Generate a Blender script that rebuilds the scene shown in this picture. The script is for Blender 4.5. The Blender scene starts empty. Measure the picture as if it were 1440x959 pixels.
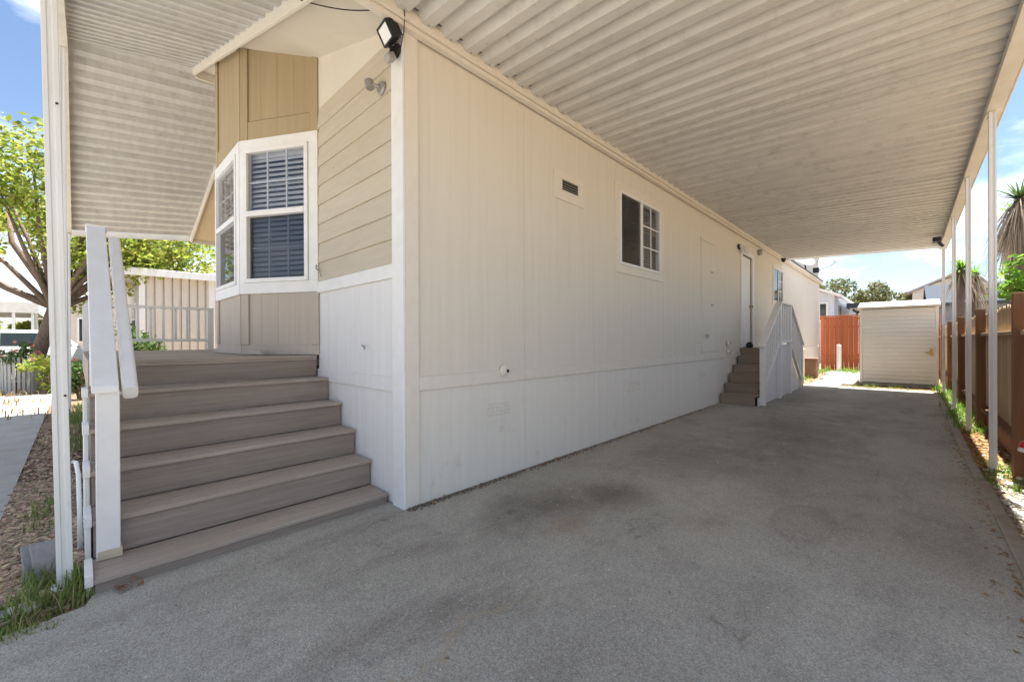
import bpy, bmesh, math, random
from mathutils import Vector, Matrix
random.seed(7)
S = bpy.context.scene
COL = S.collection
RAD = math.radians

# ------------------------------------------------------------------ camera
YAW, PITCH, ROLL, FPX = RAD(43.686), RAD(-0.089), RAD(-0.257), 584.53
cd = bpy.data.cameras.new('camera'); cam = bpy.data.objects.new('camera', cd); COL.objects.link(cam)
fw = Vector((-math.sin(YAW)*math.cos(PITCH), math.cos(YAW)*math.cos(PITCH), math.sin(PITCH)))
r0 = Vector((math.cos(YAW), math.sin(YAW), 0)); u0 = r0.cross(fw)
rr = math.cos(ROLL)*r0 + math.sin(ROLL)*u0; uu = -math.sin(ROLL)*r0 + math.cos(ROLL)*u0
m = Matrix.Identity(4)
for i in range(3):
    m[i][0] = rr[i]; m[i][1] = uu[i]; m[i][2] = -fw[i]
m[0][3], m[1][3], m[2][3] = 2.713, -1.683, 1.25
cam.matrix_world = m
cd.sensor_width = 36; cd.lens = FPX/1440*36; cd.clip_start = 0.05; cd.clip_end = 3000
S.camera = cam

# ------------------------------------------------------------------ sky and sun
SUN_EL, SUN_AZ = RAD(74), RAD(6)            # azimuth measured from +Y towards +X
W = bpy.data.worlds.new('World'); S.world = W; W.use_nodes = True
nt = W.node_tree; nt.nodes.clear()
out = nt.nodes.new('ShaderNodeOutputWorld'); bg = nt.nodes.new('ShaderNodeBackground')
sky = nt.nodes.new('ShaderNodeTexSky'); sky.sky_type = 'NISHITA'; sky.sun_disc = False
sky.sun_elevation = SUN_EL; sky.sun_rotation = SUN_AZ; sky.air_density = 1.0; sky.dust_density = 0.6; sky.ozone_density = 2.0
tc = nt.nodes.new('ShaderNodeTexCoord'); mp = nt.nodes.new('ShaderNodeMapping'); mp.inputs['Scale'].default_value = (1.6, 1.6, 4.5)
nz = nt.nodes.new('ShaderNodeTexNoise'); nz.inputs['Scale'].default_value = 1.7; nz.inputs['Detail'].default_value = 9; nz.inputs['Roughness'].default_value = 0.58
rp = nt.nodes.new('ShaderNodeValToRGB'); rp.color_ramp.elements[0].position = 0.46; rp.color_ramp.elements[1].position = 0.70
rp.color_ramp.elements[1].color = (.85, .85, .85, 1)
mx = nt.nodes.new('ShaderNodeMixRGB'); mx.inputs['Color2'].default_value = (10.5, 10.8, 11.4, 1)
nt.links.new(tc.outputs['Generated'], mp.inputs['Vector']); nt.links.new(mp.outputs[0], nz.inputs['Vector'])
nt.links.new(nz.outputs['Fac'], rp.inputs['Fac']); nt.links.new(rp.outputs[0], mx.inputs['Fac'])
nt.links.new(sky.outputs[0], mx.inputs['Color1']); nt.links.new(mx.outputs[0], bg.inputs['Color'])
bg.inputs['Strength'].default_value = 0.056
nt.links.new(bg.outputs[0], out.inputs[0])

sd = bpy.data.lights.new('sun', 'SUN'); sun = bpy.data.objects.new('sun', sd); COL.objects.link(sun)
sd.energy = 5.0; sd.angle = RAD(0.53); sd.color = (1.0, 0.965, 0.91)
sv = Vector((math.sin(SUN_AZ)*math.cos(SUN_EL), math.cos(SUN_AZ)*math.cos(SUN_EL), math.sin(SUN_EL)))
sun.rotation_euler = sv.to_track_quat('Z', 'Y').to_euler(); sun.location = (0, 20, 40)
S.view_settings.view_transform = 'Standard'; S.view_settings.look = 'None'
S.view_settings.exposure = 1.95; S.view_settings.gamma = 1.0
S.render.engine = 'CYCLES'
S.cycles.max_bounces = 8; S.cycles.diffuse_bounces = 6

# ------------------------------------------------------------------ materials
def mat(name, col, rough=0.7, col2=None, scale=6.0, stretch=(1, 1, 1), lo=0.35, hi=0.65, bump=0.0, bscale=None,
        bstretch=None, metal=0.0, spec=0.3, dirt=None, dscale=1.3, dlo=.5, dhi=.75, rnd=0.0, island=0.0, coat=0.0, transl=0.0):
    M = bpy.data.materials.new(name); M.use_nodes = True
    n = M.node_tree.nodes; l = M.node_tree.links
    b = n['Principled BSDF']
    b.inputs['Roughness'].default_value = rough; b.inputs['Metallic'].default_value = metal
    b.inputs['Specular IOR Level'].default_value = spec; b.inputs['Coat Weight'].default_value = coat
    g = n.new('ShaderNodeNewGeometry')
    def tex(sc, st, det=6, ro=.6):
        mpp = n.new('ShaderNodeMapping'); mpp.inputs['Scale'].default_value = st
        l.new(g.outputs['Position'], mpp.inputs['Vector'])
        t = n.new('ShaderNodeTexNoise'); t.inputs['Scale'].default_value = sc
        t.inputs['Detail'].default_value = det; t.inputs['Roughness'].default_value = ro
        l.new(mpp.outputs[0], t.inputs['Vector']); return t
    def ramp(src, a, c):
        q = n.new('ShaderNodeMapRange'); q.inputs['From Min'].default_value = a; q.inputs['From Max'].default_value = c
        l.new(src, q.inputs['Value']); return q.outputs[0]
    cur = None
    if col2 is not None:
        t = tex(scale, stretch)
        x = n.new('ShaderNodeMixRGB'); x.inputs['Color1'].default_value = (*col, 1); x.inputs['Color2'].default_value = (*col2, 1)
        l.new(ramp(t.outputs['Fac'], lo, hi), x.inputs['Fac']); cur = x.outputs[0]
    else:
        x = n.new('ShaderNodeRGB'); x.outputs[0].default_value = (*col, 1); cur = x.outputs[0]
    if dirt is not None:
        t = tex(dscale, (1, 1, 1), 9, .68)
        x = n.new('ShaderNodeMixRGB'); l.new(cur, x.inputs['Color1']); x.inputs['Color2'].default_value = (*dirt, 1)
        l.new(ramp(t.outputs['Fac'], dlo, dhi), x.inputs['Fac']); cur = x.outputs[0]
    if rnd or island:
        h = n.new('ShaderNodeHueSaturation')
        if island: src = g.outputs['Random Per Island']; a = island
        else:
            oi = n.new('ShaderNodeObjectInfo'); src = oi.outputs['Random']; a = rnd
        q = n.new('ShaderNodeMapRange'); q.inputs['To Min'].default_value = 1-a; q.inputs['To Max'].default_value = 1+a
        l.new(src, q.inputs['Value']); l.new(q.outputs[0], h.inputs['Value'])
        if island:
            q2 = n.new('ShaderNodeMapRange'); q2.inputs['To Min'].default_value = .5-island*.07; q2.inputs['To Max'].default_value = .5+island*.07
            mm = n.new('ShaderNodeMath'); mm.operation = 'FRACT'; m2 = n.new('ShaderNodeMath'); m2.operation = 'MULTIPLY'; m2.inputs[1].default_value = 7.3
            l.new(src, m2.inputs[0]); l.new(m2.outputs[0], mm.inputs[0]); l.new(mm.outputs[0], q2.inputs['Value']); l.new(q2.outputs[0], h.inputs['Hue'])
        l.new(cur, h.inputs['Color']); cur = h.outputs[0]
    l.new(cur, b.inputs['Base Color'])
    if bump:
        t = tex(bscale or scale*4, bstretch or stretch, 8, .65)
        bp = n.new('ShaderNodeBump'); bp.inputs['Strength'].default_value = bump; bp.inputs['Distance'].default_value = 0.01
        l.new(t.outputs['Fac'], bp.inputs['Height']); l.new(bp.outputs[0], b.inputs['Normal'])
    if transl:
        tr = n.new('ShaderNodeBsdfTranslucent'); l.new(cur, tr.inputs['Color'])
        ms = n.new('ShaderNodeMixShader'); ms.inputs[0].default_value = transl
        l.new(b.outputs[0], ms.inputs[1]); l.new(tr.outputs[0], ms.inputs[2]); l.new(ms.outputs[0], n['Material Output'].inputs[0])
    return M

def glass(name, tint=(.9, .93, .95), refl=1.0):
    M = bpy.data.materials.new(name); M.use_nodes = True
    n = M.node_tree.nodes; l = M.node_tree.links; n.remove(n['Principled BSDF'])
    t = n.new('ShaderNodeBsdfTransparent'); t.inputs[0].default_value = (*tint, 1)
    g = n.new('ShaderNodeBsdfGlossy'); g.inputs['Roughness'].default_value = .03
    f = n.new('ShaderNodeLayerWeight'); f.inputs['Blend'].default_value = .5
    pw = n.new('ShaderNodeMath'); pw.operation = 'POWER'; pw.inputs[1].default_value = 4.0; l.new(f.outputs['Facing'], pw.inputs[0])
    k = n.new('ShaderNodeMapRange'); k.inputs['To Min'].default_value = .035*refl; k.inputs['To Max'].default_value = .85
    x = n.new('ShaderNodeMixShader'); l.new(pw.outputs[0], k.inputs['Value']); l.new(k.outputs[0], x.inputs[0])
    l.new(t.outputs[0], x.inputs[1]); l.new(g.outputs[0], x.inputs[2]); l.new(x.outputs[0], n['Material Output'].inputs[0])
    return M

VG = (1, 1, .06)         # stretch along z (vertical grain)
M = {}
M['cream'] = mat('cream_siding', (.72, .67, .585), .75, (.69, .64, .555), 5, (3, 3, .12), bump=.35, bscale=30, bstretch=(2, 2, .05), dirt=(.66, .61, .53), dscale=1.1, dlo=.6, dhi=.9)
M['skirt'] = mat('skirting_lit_cream', (.75, .72, .655), .75, (.725, .69, .62), 5, (3, 3, .12), bump=.35, bscale=30, bstretch=(2, 2, .05), dirt=(.50, .45, .38), dscale=3.2, dlo=.6, dhi=.85)  # the siding's cream, whitened: cool light low on the wall is painted in
M['creamtrim'] = mat('cream_trim', (.74, .695, .615), .65, (.71, .66, .58), 9, (1, 1, 1), bump=.12, bscale=60, dirt=(.5, .45, .37), dscale=4, dlo=.63, dhi=.9)
M['frontwhite'] = mat('white_panel_paint', (.76, .745, .73), .7, (.72, .70, .69), 5, (3, 3, .12), bump=.35, bscale=30, bstretch=(2, 2, .05), dirt=(.6, .57, .53), dscale=2, dlo=.62, dhi=.95)
M['whitetrim'] = mat('white_trim', (.80, .79, .78), .5, (.75, .74, .72), 8, bump=.08, bscale=70, dirt=(.55, .53, .49), dscale=5, dlo=.66, dhi=.95)
M['lap'] = mat('tan_lap_paint', (.56, .495, .39), .7, (.52, .455, .355), 7, (.35, 1, 3), bump=.4, bscale=22, bstretch=(.15, 1, 3), rnd=.03)
M['bayup'] = mat('tan_bay_paint', (.41, .325, .20), .7, (.375, .295, .178), 5, (3, 3, .12), bump=.3, bscale=30, bstretch=(2, 2, .05))
M['baylow'] = mat('taupe_bay_paint', (.50, .43, .36), .7, (.46, .395, .33), 5, (3, 3, .12), bump=.3, bscale=30, bstretch=(2, 2, .05))
M['soffit'] = mat('soffit_paint', (.70, .65, .56), .7, (.66, .61, .52), 2.5)
M['porch'] = mat('porch_ceiling_paint', (.64, .52, .34), .7, (.6, .48, .31), 2.5)
M['pan'] = mat('aluminium_pan', (.625, .615, .59), .55, (.545, .535, .51), 3.0, (.8, 4, 1), lo=.3, hi=.7, bump=.05, bscale=18, dirt=(.40, .375, .34), dscale=5.5, dlo=.53, dhi=.82, rnd=.06)
M['beam'] = mat('aluminium_beam', (.64, .61, .55), .5, (.57, .54, .48), 4, bump=.05, dirt=(.38, .33, .26), dscale=5, dlo=.6, dhi=.9)
M['post'] = mat('white_aluminium_post', (.74, .735, .72), .42, (.68, .675, .655), 6, (2, 2, .3), bump=.04, dirt=(.45, .42, .37), dscale=6, dlo=.63, dhi=.9)
M['tread'] = mat('composite_tread', (.40, .335, .28), .6, (.295, .243, .203), 9, (6, .22, 6), lo=.3, hi=.7, bump=.25, bscale=60, bstretch=(8, .1, 8), dirt=(.47, .40, .34), dscale=3.5, dlo=.55, dhi=.85, rnd=.09)  # same composite as risers; light from above is put into its paler colour
M['riser'] = mat('composite_riser', (.315, .26, .218), .6, (.235, .192, .16), 9, (6, .22, 6), lo=.3, hi=.7, bump=.25, bscale=60, bstretch=(8, .1, 8), dirt=(.33, .265, .215), dscale=3.5, dlo=.55, dhi=.85, rnd=.09)  # darker copy of the tread colour; shade on the risers is painted in
M['treadx'] = mat('composite_tread_cross', (.31, .24, .19), .6, (.235, .18, .14), 9, (.22, 6, 6), lo=.3, hi=.7, bump=.25, bscale=60, bstretch=(.1, 8, 8), rnd=.09)
M['rawwood'] = mat('bare_wood', (.60, .52, .40), .8, (.52, .44, .33), 12, (6, .4, 6), bump=.3)
M['screen'] = mat('dark_screen', (.10, .10, .105), .7)
M['dark'] = mat('black_plastic', (.022, .022, .024), .45)
M['grey'] = mat('grey_metal', (.33, .32, .31), .45, metal=.4)
M['lens'] = mat('lamp_lens', (.82, .84, .86), .15)
M['blind'] = mat('vinyl_blind', (.74, .74, .74), .5)
M['glass'] = glass('window_glass', (.88, .89, .91), 1.4)
M['glasss'] = glass('screened_glass', (.62, .64, .67), 1.1)
M['room'] = mat('room_wall', (.42, .38, .32), .9)
M['shingle'] = mat('roof_shingle', (.16, .145, .13), .9, (.11, .1, .09), 20, bump=.5)
M['concrete'] = mat('concrete', (.44, .42, .385), .85, (.36, .34, .31), 3, bump=.35, bscale=60, dirt=(.27, .25, .22), dscale=2.2, dlo=.55, dhi=.85)
M['edging'] = mat('edging_concrete', (.36, .32, .275), .85, (.28, .245, .205), 8, bump=.5, bscale=50, dirt=(.2, .16, .12), dscale=4, dlo=.55, dhi=.8)
M['dirt'] = mat('dry_soil', (.30, .235, .165), .95, (.22, .165, .11), 5, bump=.7, bscale=30, dirt=(.34, .29, .2), dscale=1.4)
M['mulch'] = mat('mulch_soil', (.24, .16, .10), .95, (.16, .10, .065), 25, bump=.9, bscale=60)
M['chip'] = mat('bark_chip', (.46, .34, .235), .9, (.35, .25, .165), 30, island=.5)
M['stone'] = mat('pale_stone', (.60, .57, .51), .85, (.48, .45, .40), 14, bump=.4, bscale=40, rnd=.22)
M['grav'] = mat('small_gravel', (.50, .47, .415), .9, (.40, .37, .32), 30, island=.35)
M['grav2'] = mat('dark_grit', (.16, .13, .10), .9, island=.5)
M['grass'] = mat('grass_blade', (.19, .25, .065), .65, island=.45, transl=.35)
M['dry'] = mat('dry_grass', (.36, .27, .13), .8, island=.4, transl=.3)
M['needle'] = mat('rust_litter', (.30, .165, .07), .9, island=.4)
M['leafy'] = mat('yellow_green_leaf', (.29, .34, .06), .5, island=.5, transl=.5)
M['leafg'] = mat('green_leaf', (.085, .135, .035), .5, island=.5, transl=.35)
M['leafb'] = mat('bright_green_leaf', (.17, .30, .04), .45, island=.35, transl=.45)
M['leafo'] = mat('olive_leaf', (.15, .155, .06), .6, island=.4, transl=.3)
M['leafd'] = mat('dead_palm_leaf', (.34, .27, .20), .85, island=.35, transl=.25)
M['bark'] = mat('tree_bark', (.19, .14, .11), .9, (.12, .085, .065), 12, (3, 3, .5), bump=.9, bscale=20)
M['flower'] = mat('pink_petal', (.52, .20, .15), .6, island=.5, transl=.3)
M['brown'] = mat('brown_fence_paint', (.22, .11, .058), .75, (.165, .08, .042), 8, VG, bump=.35, bscale=35, bstretch=(2, 2, .06), rnd=.18)
M['board'] = mat('weathered_fence_board', (.50, .37, .24), .8, (.40, .28, .175), 8, VG, bump=.4, bscale=35, bstretch=(2, 2, .06), rnd=.16)
M['red'] = mat('red_fence_stain', (.52, .155, .06), .7, (.42, .115, .045), 8, VG, bump=.3, bscale=35, bstretch=(2, 2, .06), rnd=.12, dirt=(.42, .22, .13), dscale=4, dlo=.6, dhi=.85)
M['shedw'] = mat('shed_vinyl', (.80, .77, .71), .5, (.77, .74, .68), 3, rnd=.02)
M['shedr'] = mat('shed_roof', (.66, .61, .53), .6, (.55, .5, .42), 6)
M['pick'] = mat('faded_white_paint', (.5, .48, .45), .7)
M['louv'] = mat('worn_louvre_paint', (.63, .60, .54), .8, (.72, .69, .62), 16, lo=.4, hi=.6)
M['brass'] = mat('brass_latch', (.55, .38, .14), .35, metal=.8)
M['blueh'] = mat('pale_blue_siding', (.55, .585, .66), .7, (.51, .545, .62), 4)
M['greyh'] = mat('blue_grey_siding', (.24, .26, .30), .8, (.17, .185, .21), 4)
M['slate'] = mat('slate_trim', (.07, .08, .095), .95, spec=.03)
M['pinkp'] = mat('cream_metal_panel', (.62, .57, .51), .6, (.58, .53, .47), 4)
M['mauve'] = mat('mauve_roof', (.36, .29, .29), .8)
M['car'] = mat('silver_white_car_paint', (.62, .64, .67), .25, coat=.6, spec=.5)
M['tyre'] = mat('tyre_rubber', (.02, .02, .02), .85)
M['cardk'] = mat('tinted_car_glass', (.025, .035, .045), .08, spec=.6)
M['pvc'] = mat('white_pvc', (.76, .77, .76), .35)
M['greyw'] = mat('weathered_grey_plank', (.33, .32, .32), .85, (.26, .25, .25), 9, (.5, 5, 5), bump=.4)
M['redp'] = mat('red_plastic', (.55, .03, .035), .35)
M['rust'] = mat('terracotta', (.25, .15, .10), .8, (.19, .11, .075), 9)
M['cable'] = mat('black_cable', (.035, .033, .03), .6)

# asphalt with stains whose shape belongs to the surface
def asphalt():
    A = bpy.data.materials.new('worn_asphalt'); A.use_nodes = True
    n = A.node_tree.nodes; l = A.node_tree.links; b = n['Principled BSDF']
    b.inputs['Roughness'].default_value = .82; b.inputs['Specular IOR Level'].default_value = .35
    g = n.new('ShaderNodeNewGeometry')
    def noise(sc, det=8, ro=.65, st=(1, 1, 1)):
        q = n.new('ShaderNodeMapping'); q.inputs['Scale'].default_value = st; l.new(g.outputs['Position'], q.inputs[0])
        t = n.new('ShaderNodeTexNoise'); t.inputs['Scale'].default_value = sc; t.inputs['Detail'].default_value = det; t.inputs['Roughness'].default_value = ro
        l.new(q.outputs[0], t.inputs['Vector']); return t.outputs['Fac']
    def rng(s, a, c, lo=0, hi=1):
        q = n.new('ShaderNodeMapRange'); q.inputs['From Min'].default_value = a; q.inputs['From Max'].default_value = c
        q.inputs['To Min'].default_value = lo; q.inputs['To Max'].default_value = hi; l.new(s, q.inputs['Value']); return q.outputs[0]
    def mixc(f, c1, c2):
        x = n.new('ShaderNodeMixRGB')
        for k, v in ((0, f), (1, c1), (2, c2)):
            if isinstance(v, tuple): x.inputs[k].default_value = (*v, 1)
            else: l.new(v, x.inputs[k])
        return x.outputs[0]
    c = mixc(rng(noise(.8), .35, .68), (.40, .378, .325), (.315, .293, .25))
    c = mixc(rng(noise(2.4, 12, .72, (1, .5, 1)), .5, .74, 0, .8), c, (.215, .195, .163))
    c = mixc(rng(noise(1.1, 12, .75, (1.2, .35, 1)), .55, .7, 0, .5), c, (.165, .135, .118))
    sepd = n.new('ShaderNodeSeparateXYZ'); l.new(g.outputs['Position'], sepd.inputs[0])
    wob = rng(noise(2.6, 12, .72), 0, 1, -.85, .85)
    def dist(x, y, rx, ry, wamt=1.0):
        q = n.new('ShaderNodeMapping'); q.inputs['Location'].default_value = (-x/rx, -y/ry, 0); q.inputs['Scale'].default_value = (1/rx, 1/ry, 0)
        l.new(g.outputs['Position'], q.inputs[0])
        le = n.new('ShaderNodeVectorMath'); le.operation = 'LENGTH'; l.new(q.outputs[0], le.inputs[0])
        mu = n.new('ShaderNodeMath'); mu.operation = 'MULTIPLY'; mu.inputs[1].default_value = wamt; l.new(wob, mu.inputs[0])
        ad = n.new('ShaderNodeMath'); l.new(le.outputs['Value'], ad.inputs[0]); l.new(mu.outputs[0], ad.inputs[1]); return ad.outputs[0]
    def blob(x, y, rx, ry, amt, col, cur): return mixc(rng(dist(x, y, rx, ry), .1, 1.15, amt, 0), cur, col)
    dk = (.10, .083, .068)
    c = blob(.72, .75, .4, .75, .7, dk, c); c = blob(1.05, 1.35, .3, .4, .6, dk, c)
    c = blob(1.0, 2.9, .6, 1.1, .45, dk, c); c = blob(1.5, 5.2, .9, 1.9, .55, dk, c); c = blob(1.9, 3.2, .7, 1.5, .3, dk, c); c = blob(.8, 8.6, .9, 2.0, .45, dk, c)
    c = blob(2.2, 9.2, .8, 1.6, .35, dk, c); c = blob(2.1, 7.0, .5, 1.0, .35, (.10, .085, .08), c)
    c = blob(2.6, 4.6, .3, .9, .5, (.40, .39, .37), c); c = blob(1.2, 3.9, .3, .4, .35, (.36, .34, .31), c)
    c = blob(1.05, .62, .16, .22, .5, (.33, .24, .16), c); c = blob(1.7, 1.2, .18, .2, .35, (.27, .2, .15), c)
    # ring left by a pot, tyre rubs, oil drips
    dr_ = dist(2.19, 1.75, .17, .34, .12); sb = n.new('ShaderNodeMath'); sb.operation = 'SUBTRACT'; sb.inputs[1].default_value = 1.0; l.new(dr_, sb.inputs[0])
    abz = n.new('ShaderNodeMath'); abz.operation = 'ABSOLUTE'; l.new(sb.outputs[0], abz.inputs[0])
    c = mixc(rng(abz.outputs[0], .02, .16, .2, 0), c, (.13, .095, .085)); c = mixc(rng(dr_, .8, 1.0, .14, 0), c, (.13, .1, .09))
    vd = n.new('ShaderNodeTexVoronoi'); vd.inputs['Scale'].default_value = 3.1; l.new(g.outputs['Position'], vd.inputs['Vector'])
    c = mixc(rng(vd.outputs['Distance'], .03, .042, .6, 0), c, (.09, .075, .07))
    # speckled aggregate
    v = n.new('ShaderNodeTexVoronoi'); v.inputs['Scale'].default_value = 200; l.new(g.outputs['Position'], v.inputs['Vector'])
    sp = n.new('ShaderNodeSeparateColor'); l.new(v.outputs['Color'], sp.inputs[0])
    h = n.new('ShaderNodeHueSaturation'); l.new(c, h.inputs['Color']); l.new(rng(sp.outputs[0], 0, 1, .72, 1.3), h.inputs['Value'])
    c = h.outputs[0]
    c = mixc(rng(sp.outputs[1], .975, .985, 0, .5), c, (.55, .52, .48))
    # cracks: edges of large warped cells, broken up by noise
    wv = n.new('ShaderNodeTexNoise'); wv.inputs['Scale'].default_value = 2.2; wv.inputs['Detail'].default_value = 6; l.new(g.outputs['Position'], wv.inputs['Vector'])
    sc_ = n.new('ShaderNodeVectorMath'); sc_.operation = 'SCALE'; sc_.inputs['Scale'].default_value = .55; l.new(wv.outputs['Color'], sc_.inputs[0])
    av = n.new('ShaderNodeVectorMath'); l.new(g.outputs['Position'], av.inputs[0]); l.new(sc_.outputs[0], av.inputs[1])
    ve = n.new('ShaderNodeTexVoronoi'); ve.feature = 'DISTANCE_TO_EDGE'; ve.inputs['Scale'].default_value = .62; l.new(av.outputs[0], ve.inputs['Vector'])
    ck = n.new('ShaderNodeMath'); ck.operation = 'MULTIPLY'; l.new(rng(ve.outputs['Distance'], .0015, .006, .5, 0), ck.inputs[0]); l.new(rng(noise(1.6, 5), .54, .6), ck.inputs[1])
    c = mixc(ck.outputs[0], c, (.10, .085, .07))
    # one crack filled with sand
    cx = n.new('ShaderNodeMath'); cx.operation = 'SUBTRACT'; l.new(sepd.outputs[0], cx.inputs[0])
    l.new(rng(noise(1.3, 6, .65), 0, 1, .72, 1.95), cx.inputs[1])
    ab = n.new('ShaderNodeMath'); ab.operation = 'ABSOLUTE'; l.new(cx.outputs[0], ab.inputs[0])
    cr = n.new('ShaderNodeMath'); cr.operation = 'MULTIPLY'; l.new(rng(ab.outputs[0], .003, .03, .6, 0), cr.inputs[0]); l.new(rng(sepd.outputs[1], -.3, .05, 1, 0), cr.inputs[1])
    c = mixc(cr.outputs[0], c, (.36, .29, .19))
    l.new(c, b.inputs['Base Color'])
    bp = n.new('ShaderNodeBump'); bp.inputs['Strength'].default_value = .55; bp.inputs['Distance'].default_value = .006
    l.new(v.outputs['Distance'], bp.inputs['Height']); bp.invert = True; l.new(bp.outputs[0], b.inputs['Normal'])
    return A
M['asphalt'] = asphalt()

# ------------------------------------------------------------------ mesh helpers
class MB:
    def __init__(s): s.v = []; s.f = []
    def add(s, vs, fs):
        k = len(s.v); s.v += [tuple(a) for a in vs]; s.f += [tuple(k+i for i in f) for f in fs]; return s
    def box(s, x0, x1, y0, y1, z0, z1):
        return s.add([(x0, y0, z0), (x1, y0, z0), (x1, y1, z0), (x0, y1, z0), (x0, y0, z1), (x1, y0, z1), (x1, y1, z1), (x0, y1, z1)],
                     [(0, 3, 2, 1), (4, 5, 6, 7), (0, 1, 5, 4), (1, 2, 6, 5), (2, 3, 7, 6), (3, 0, 4, 7)])
    def bar(s, a, b, w, h, up=(0, 0, 1)):
        a = Vector(a); b = Vector(b); d = (b-a).normalized(); up = Vector(up)
        if abs(d.dot(up)) > .98: up = Vector((1, 0, 0))
        sd_ = d.cross(up).normalized(); u = sd_.cross(d).normalized(); vs = []
        for p in (a, b):
            for i, j in ((-1, -1), (1, -1), (1, 1), (-1, 1)): vs.append(p + sd_*w/2*i + u*h/2*j)
        return s.add(vs, [(0, 1, 2, 3), (4, 7, 6, 5), (0, 4, 5, 1), (1, 5, 6, 2), (2, 6, 7, 3), (3, 7, 4, 0)])
    def prism(s, pts, d):
        d = Vector(d); n_ = len(pts); vs = [Vector(p) for p in pts] + [Vector(p)+d for p in pts]
        return s.add(vs, [tuple(range(n_))[::-1], tuple(range(n_, 2*n_))] + [(i, (i+1) % n_, n_+(i+1) % n_, n_+i) for i in range(n_)])
    def tube(s, pts, r, seg=8, cap=True):
        pts = [Vector(p) for p in pts]; rs = r if isinstance(r, (list, tuple)) else [r]*len(pts); vs = []; fs = []
        ref = Vector((0, 0, 1))
        for i, p in enumerate(pts):
            d = (pts[min(i+1, len(pts)-1)] - pts[max(i-1, 0)]).normalized()
            if abs(d.dot(ref)) > .95: ref = Vector((1, 0, 0))
            a = d.cross(ref).normalized(); c = d.cross(a).normalized()
            for k in range(seg):
                t = 2*math.pi*k/seg; vs.append(p + a*math.cos(t)*rs[i] + c*math.sin(t)*rs[i])
        for i in range(len(pts)-1):
            for k in range(seg):
                q = (k+1) % seg; fs.append((i*seg+k, i*seg+q, (i+1)*seg+q, (i+1)*seg+k))
        if cap: fs += [tuple(range(seg))[::-1], tuple((len(pts)-1)*seg+k for k in range(seg))]
        return s.add(vs, fs)
    def lathe(s, c, prof, seg=16, axis=(0, 0, 1)):
        ax = Vector(axis).normalized(); rf = Vector((1, 0, 0)) if abs(ax.x) < .9 else Vector((0, 1, 0))
        a = ax.cross(rf).normalized(); b_ = ax.cross(a); c = Vector(c); vs = []; fs = []
        for r_, h in prof:
            for k in range(seg):
                t = 2*math.pi*k/seg; vs.append(c + ax*h + (a*math.cos(t)+b_*math.sin(t))*r_)
        for i in range(len(prof)-1):
            for k in range(seg):
                q = (k+1) % seg; fs.append((i*seg+k, i*seg+q, (i+1)*seg+q, (i+1)*seg+k))
        fs += [tuple(range(seg))[::-1], tuple((len(prof)-1)*seg+k for k in range(seg))]
        return s.add(vs, fs)
    def build(s, name, material, parent=None, bevel=0, smooth=False, kind=None, origin=None):
        base = Vector((0, 0, 0)); p = parent
        if parent is not None:
            root = parent
            while root.parent: root = root.parent
            base = Vector(root.location)
            if parent is not root: base = base + Vector(parent.location)
        o_ = Vector(origin) if origin is not None else (Vector((0, 0, 0)) if parent is None else base)
        me = bpy.data.meshes.new(name); me.from_pydata([tuple(Vector(v)-o_) for v in s.v], [], s.f)
        bm = bmesh.new(); bm.from_mesh(me); bmesh.ops.recalc_face_normals(bm, faces=bm.faces); bm.to_mesh(me); bm.free()
        me.materials.append(material if not isinstance(material, str) else M[material])
        if smooth:
            for pl in me.polygons: pl.use_smooth = True
        o = bpy.data.objects.new(name, me); COL.objects.link(o)
        if parent is not None: o.parent = parent; o.location = o_ - base
        else: o.location = o_
        if bevel:
            md = o.modifiers.new('bevel', 'BEVEL'); md.width = bevel; md.segments = 2; md.limit_method = 'ANGLE'; md.harden_normals = False
        if kind: o['kind'] = kind
        return o

def tag(o, label, cat, group=None):
    o['label'] = label; o['category'] = cat
    if group: o['group'] = group
    return o
def thing(name, loc, label, cat, group=None):
    o = bpy.data.objects.new(name, None); COL.objects.link(o); o.location = loc; o.empty_display_size = .2
    return tag(o, label, cat, group)
def inst(src, loc, parent=None, rot=None, scale=None):
    c = src.copy(); COL.objects.link(c); c.location = loc
    if parent is not None: c.parent = parent
    if rot is not None: c.rotation_euler = rot
    if scale is not None: c.scale = scale
    return c
def struct(o): o['kind'] = 'structure'; return o
def rnd(a, b): return random.uniform(a, b)

def grooved(mb, fmap, u0_, u1_, z0, z1, pitch=.2032, gw=.0045, gd=.0022, phase=0.0, th=.012):
    """a sheet of grooved plywood between u0..u1 and z0..z1; fmap(u, w, z) -> point, w is outward"""
    us = [(u0_, 0)]
    k = math.floor((u0_-phase)/pitch)
    while True:
        g = phase + k*pitch; k += 1
        if g-gw/2 <= u0_+.004: continue
        if g+gw/2 >= u1_-.004: break
        us += [(g-gw/2, 0), (g-gw/2+.0015, -gd), (g+gw/2-.0015, -gd), (g+gw/2, 0)]
    us.append((u1_, 0)); n_ = len(us); vs = []; fs = []
    for u, w in us: vs += [fmap(u, w, z0), fmap(u, w, z1)]
    vs += [fmap(u0_, -th, z0), fmap(u0_, -th, z1), fmap(u1_, -th, z0), fmap(u1_, -th, z1)]
    for i in range(n_-1): fs.append((2*i, 2*i+2, 2*i+3, 2*i+1))
    b = 2*n_
    fs += [(b, b+1, 1, 0) if False else (b, 0, 1, b+1), (2*n_-2, b+2, b+3, 2*n_-1), (b+2, b, b+1, b+3)]
    fs += [tuple([2*i for i in range(n_)] + [b+2, b])[::-1], tuple([2*i+1 for i in range(n_)] + [b+3, b+1])]
    mb.add(vs, fs)

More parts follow.
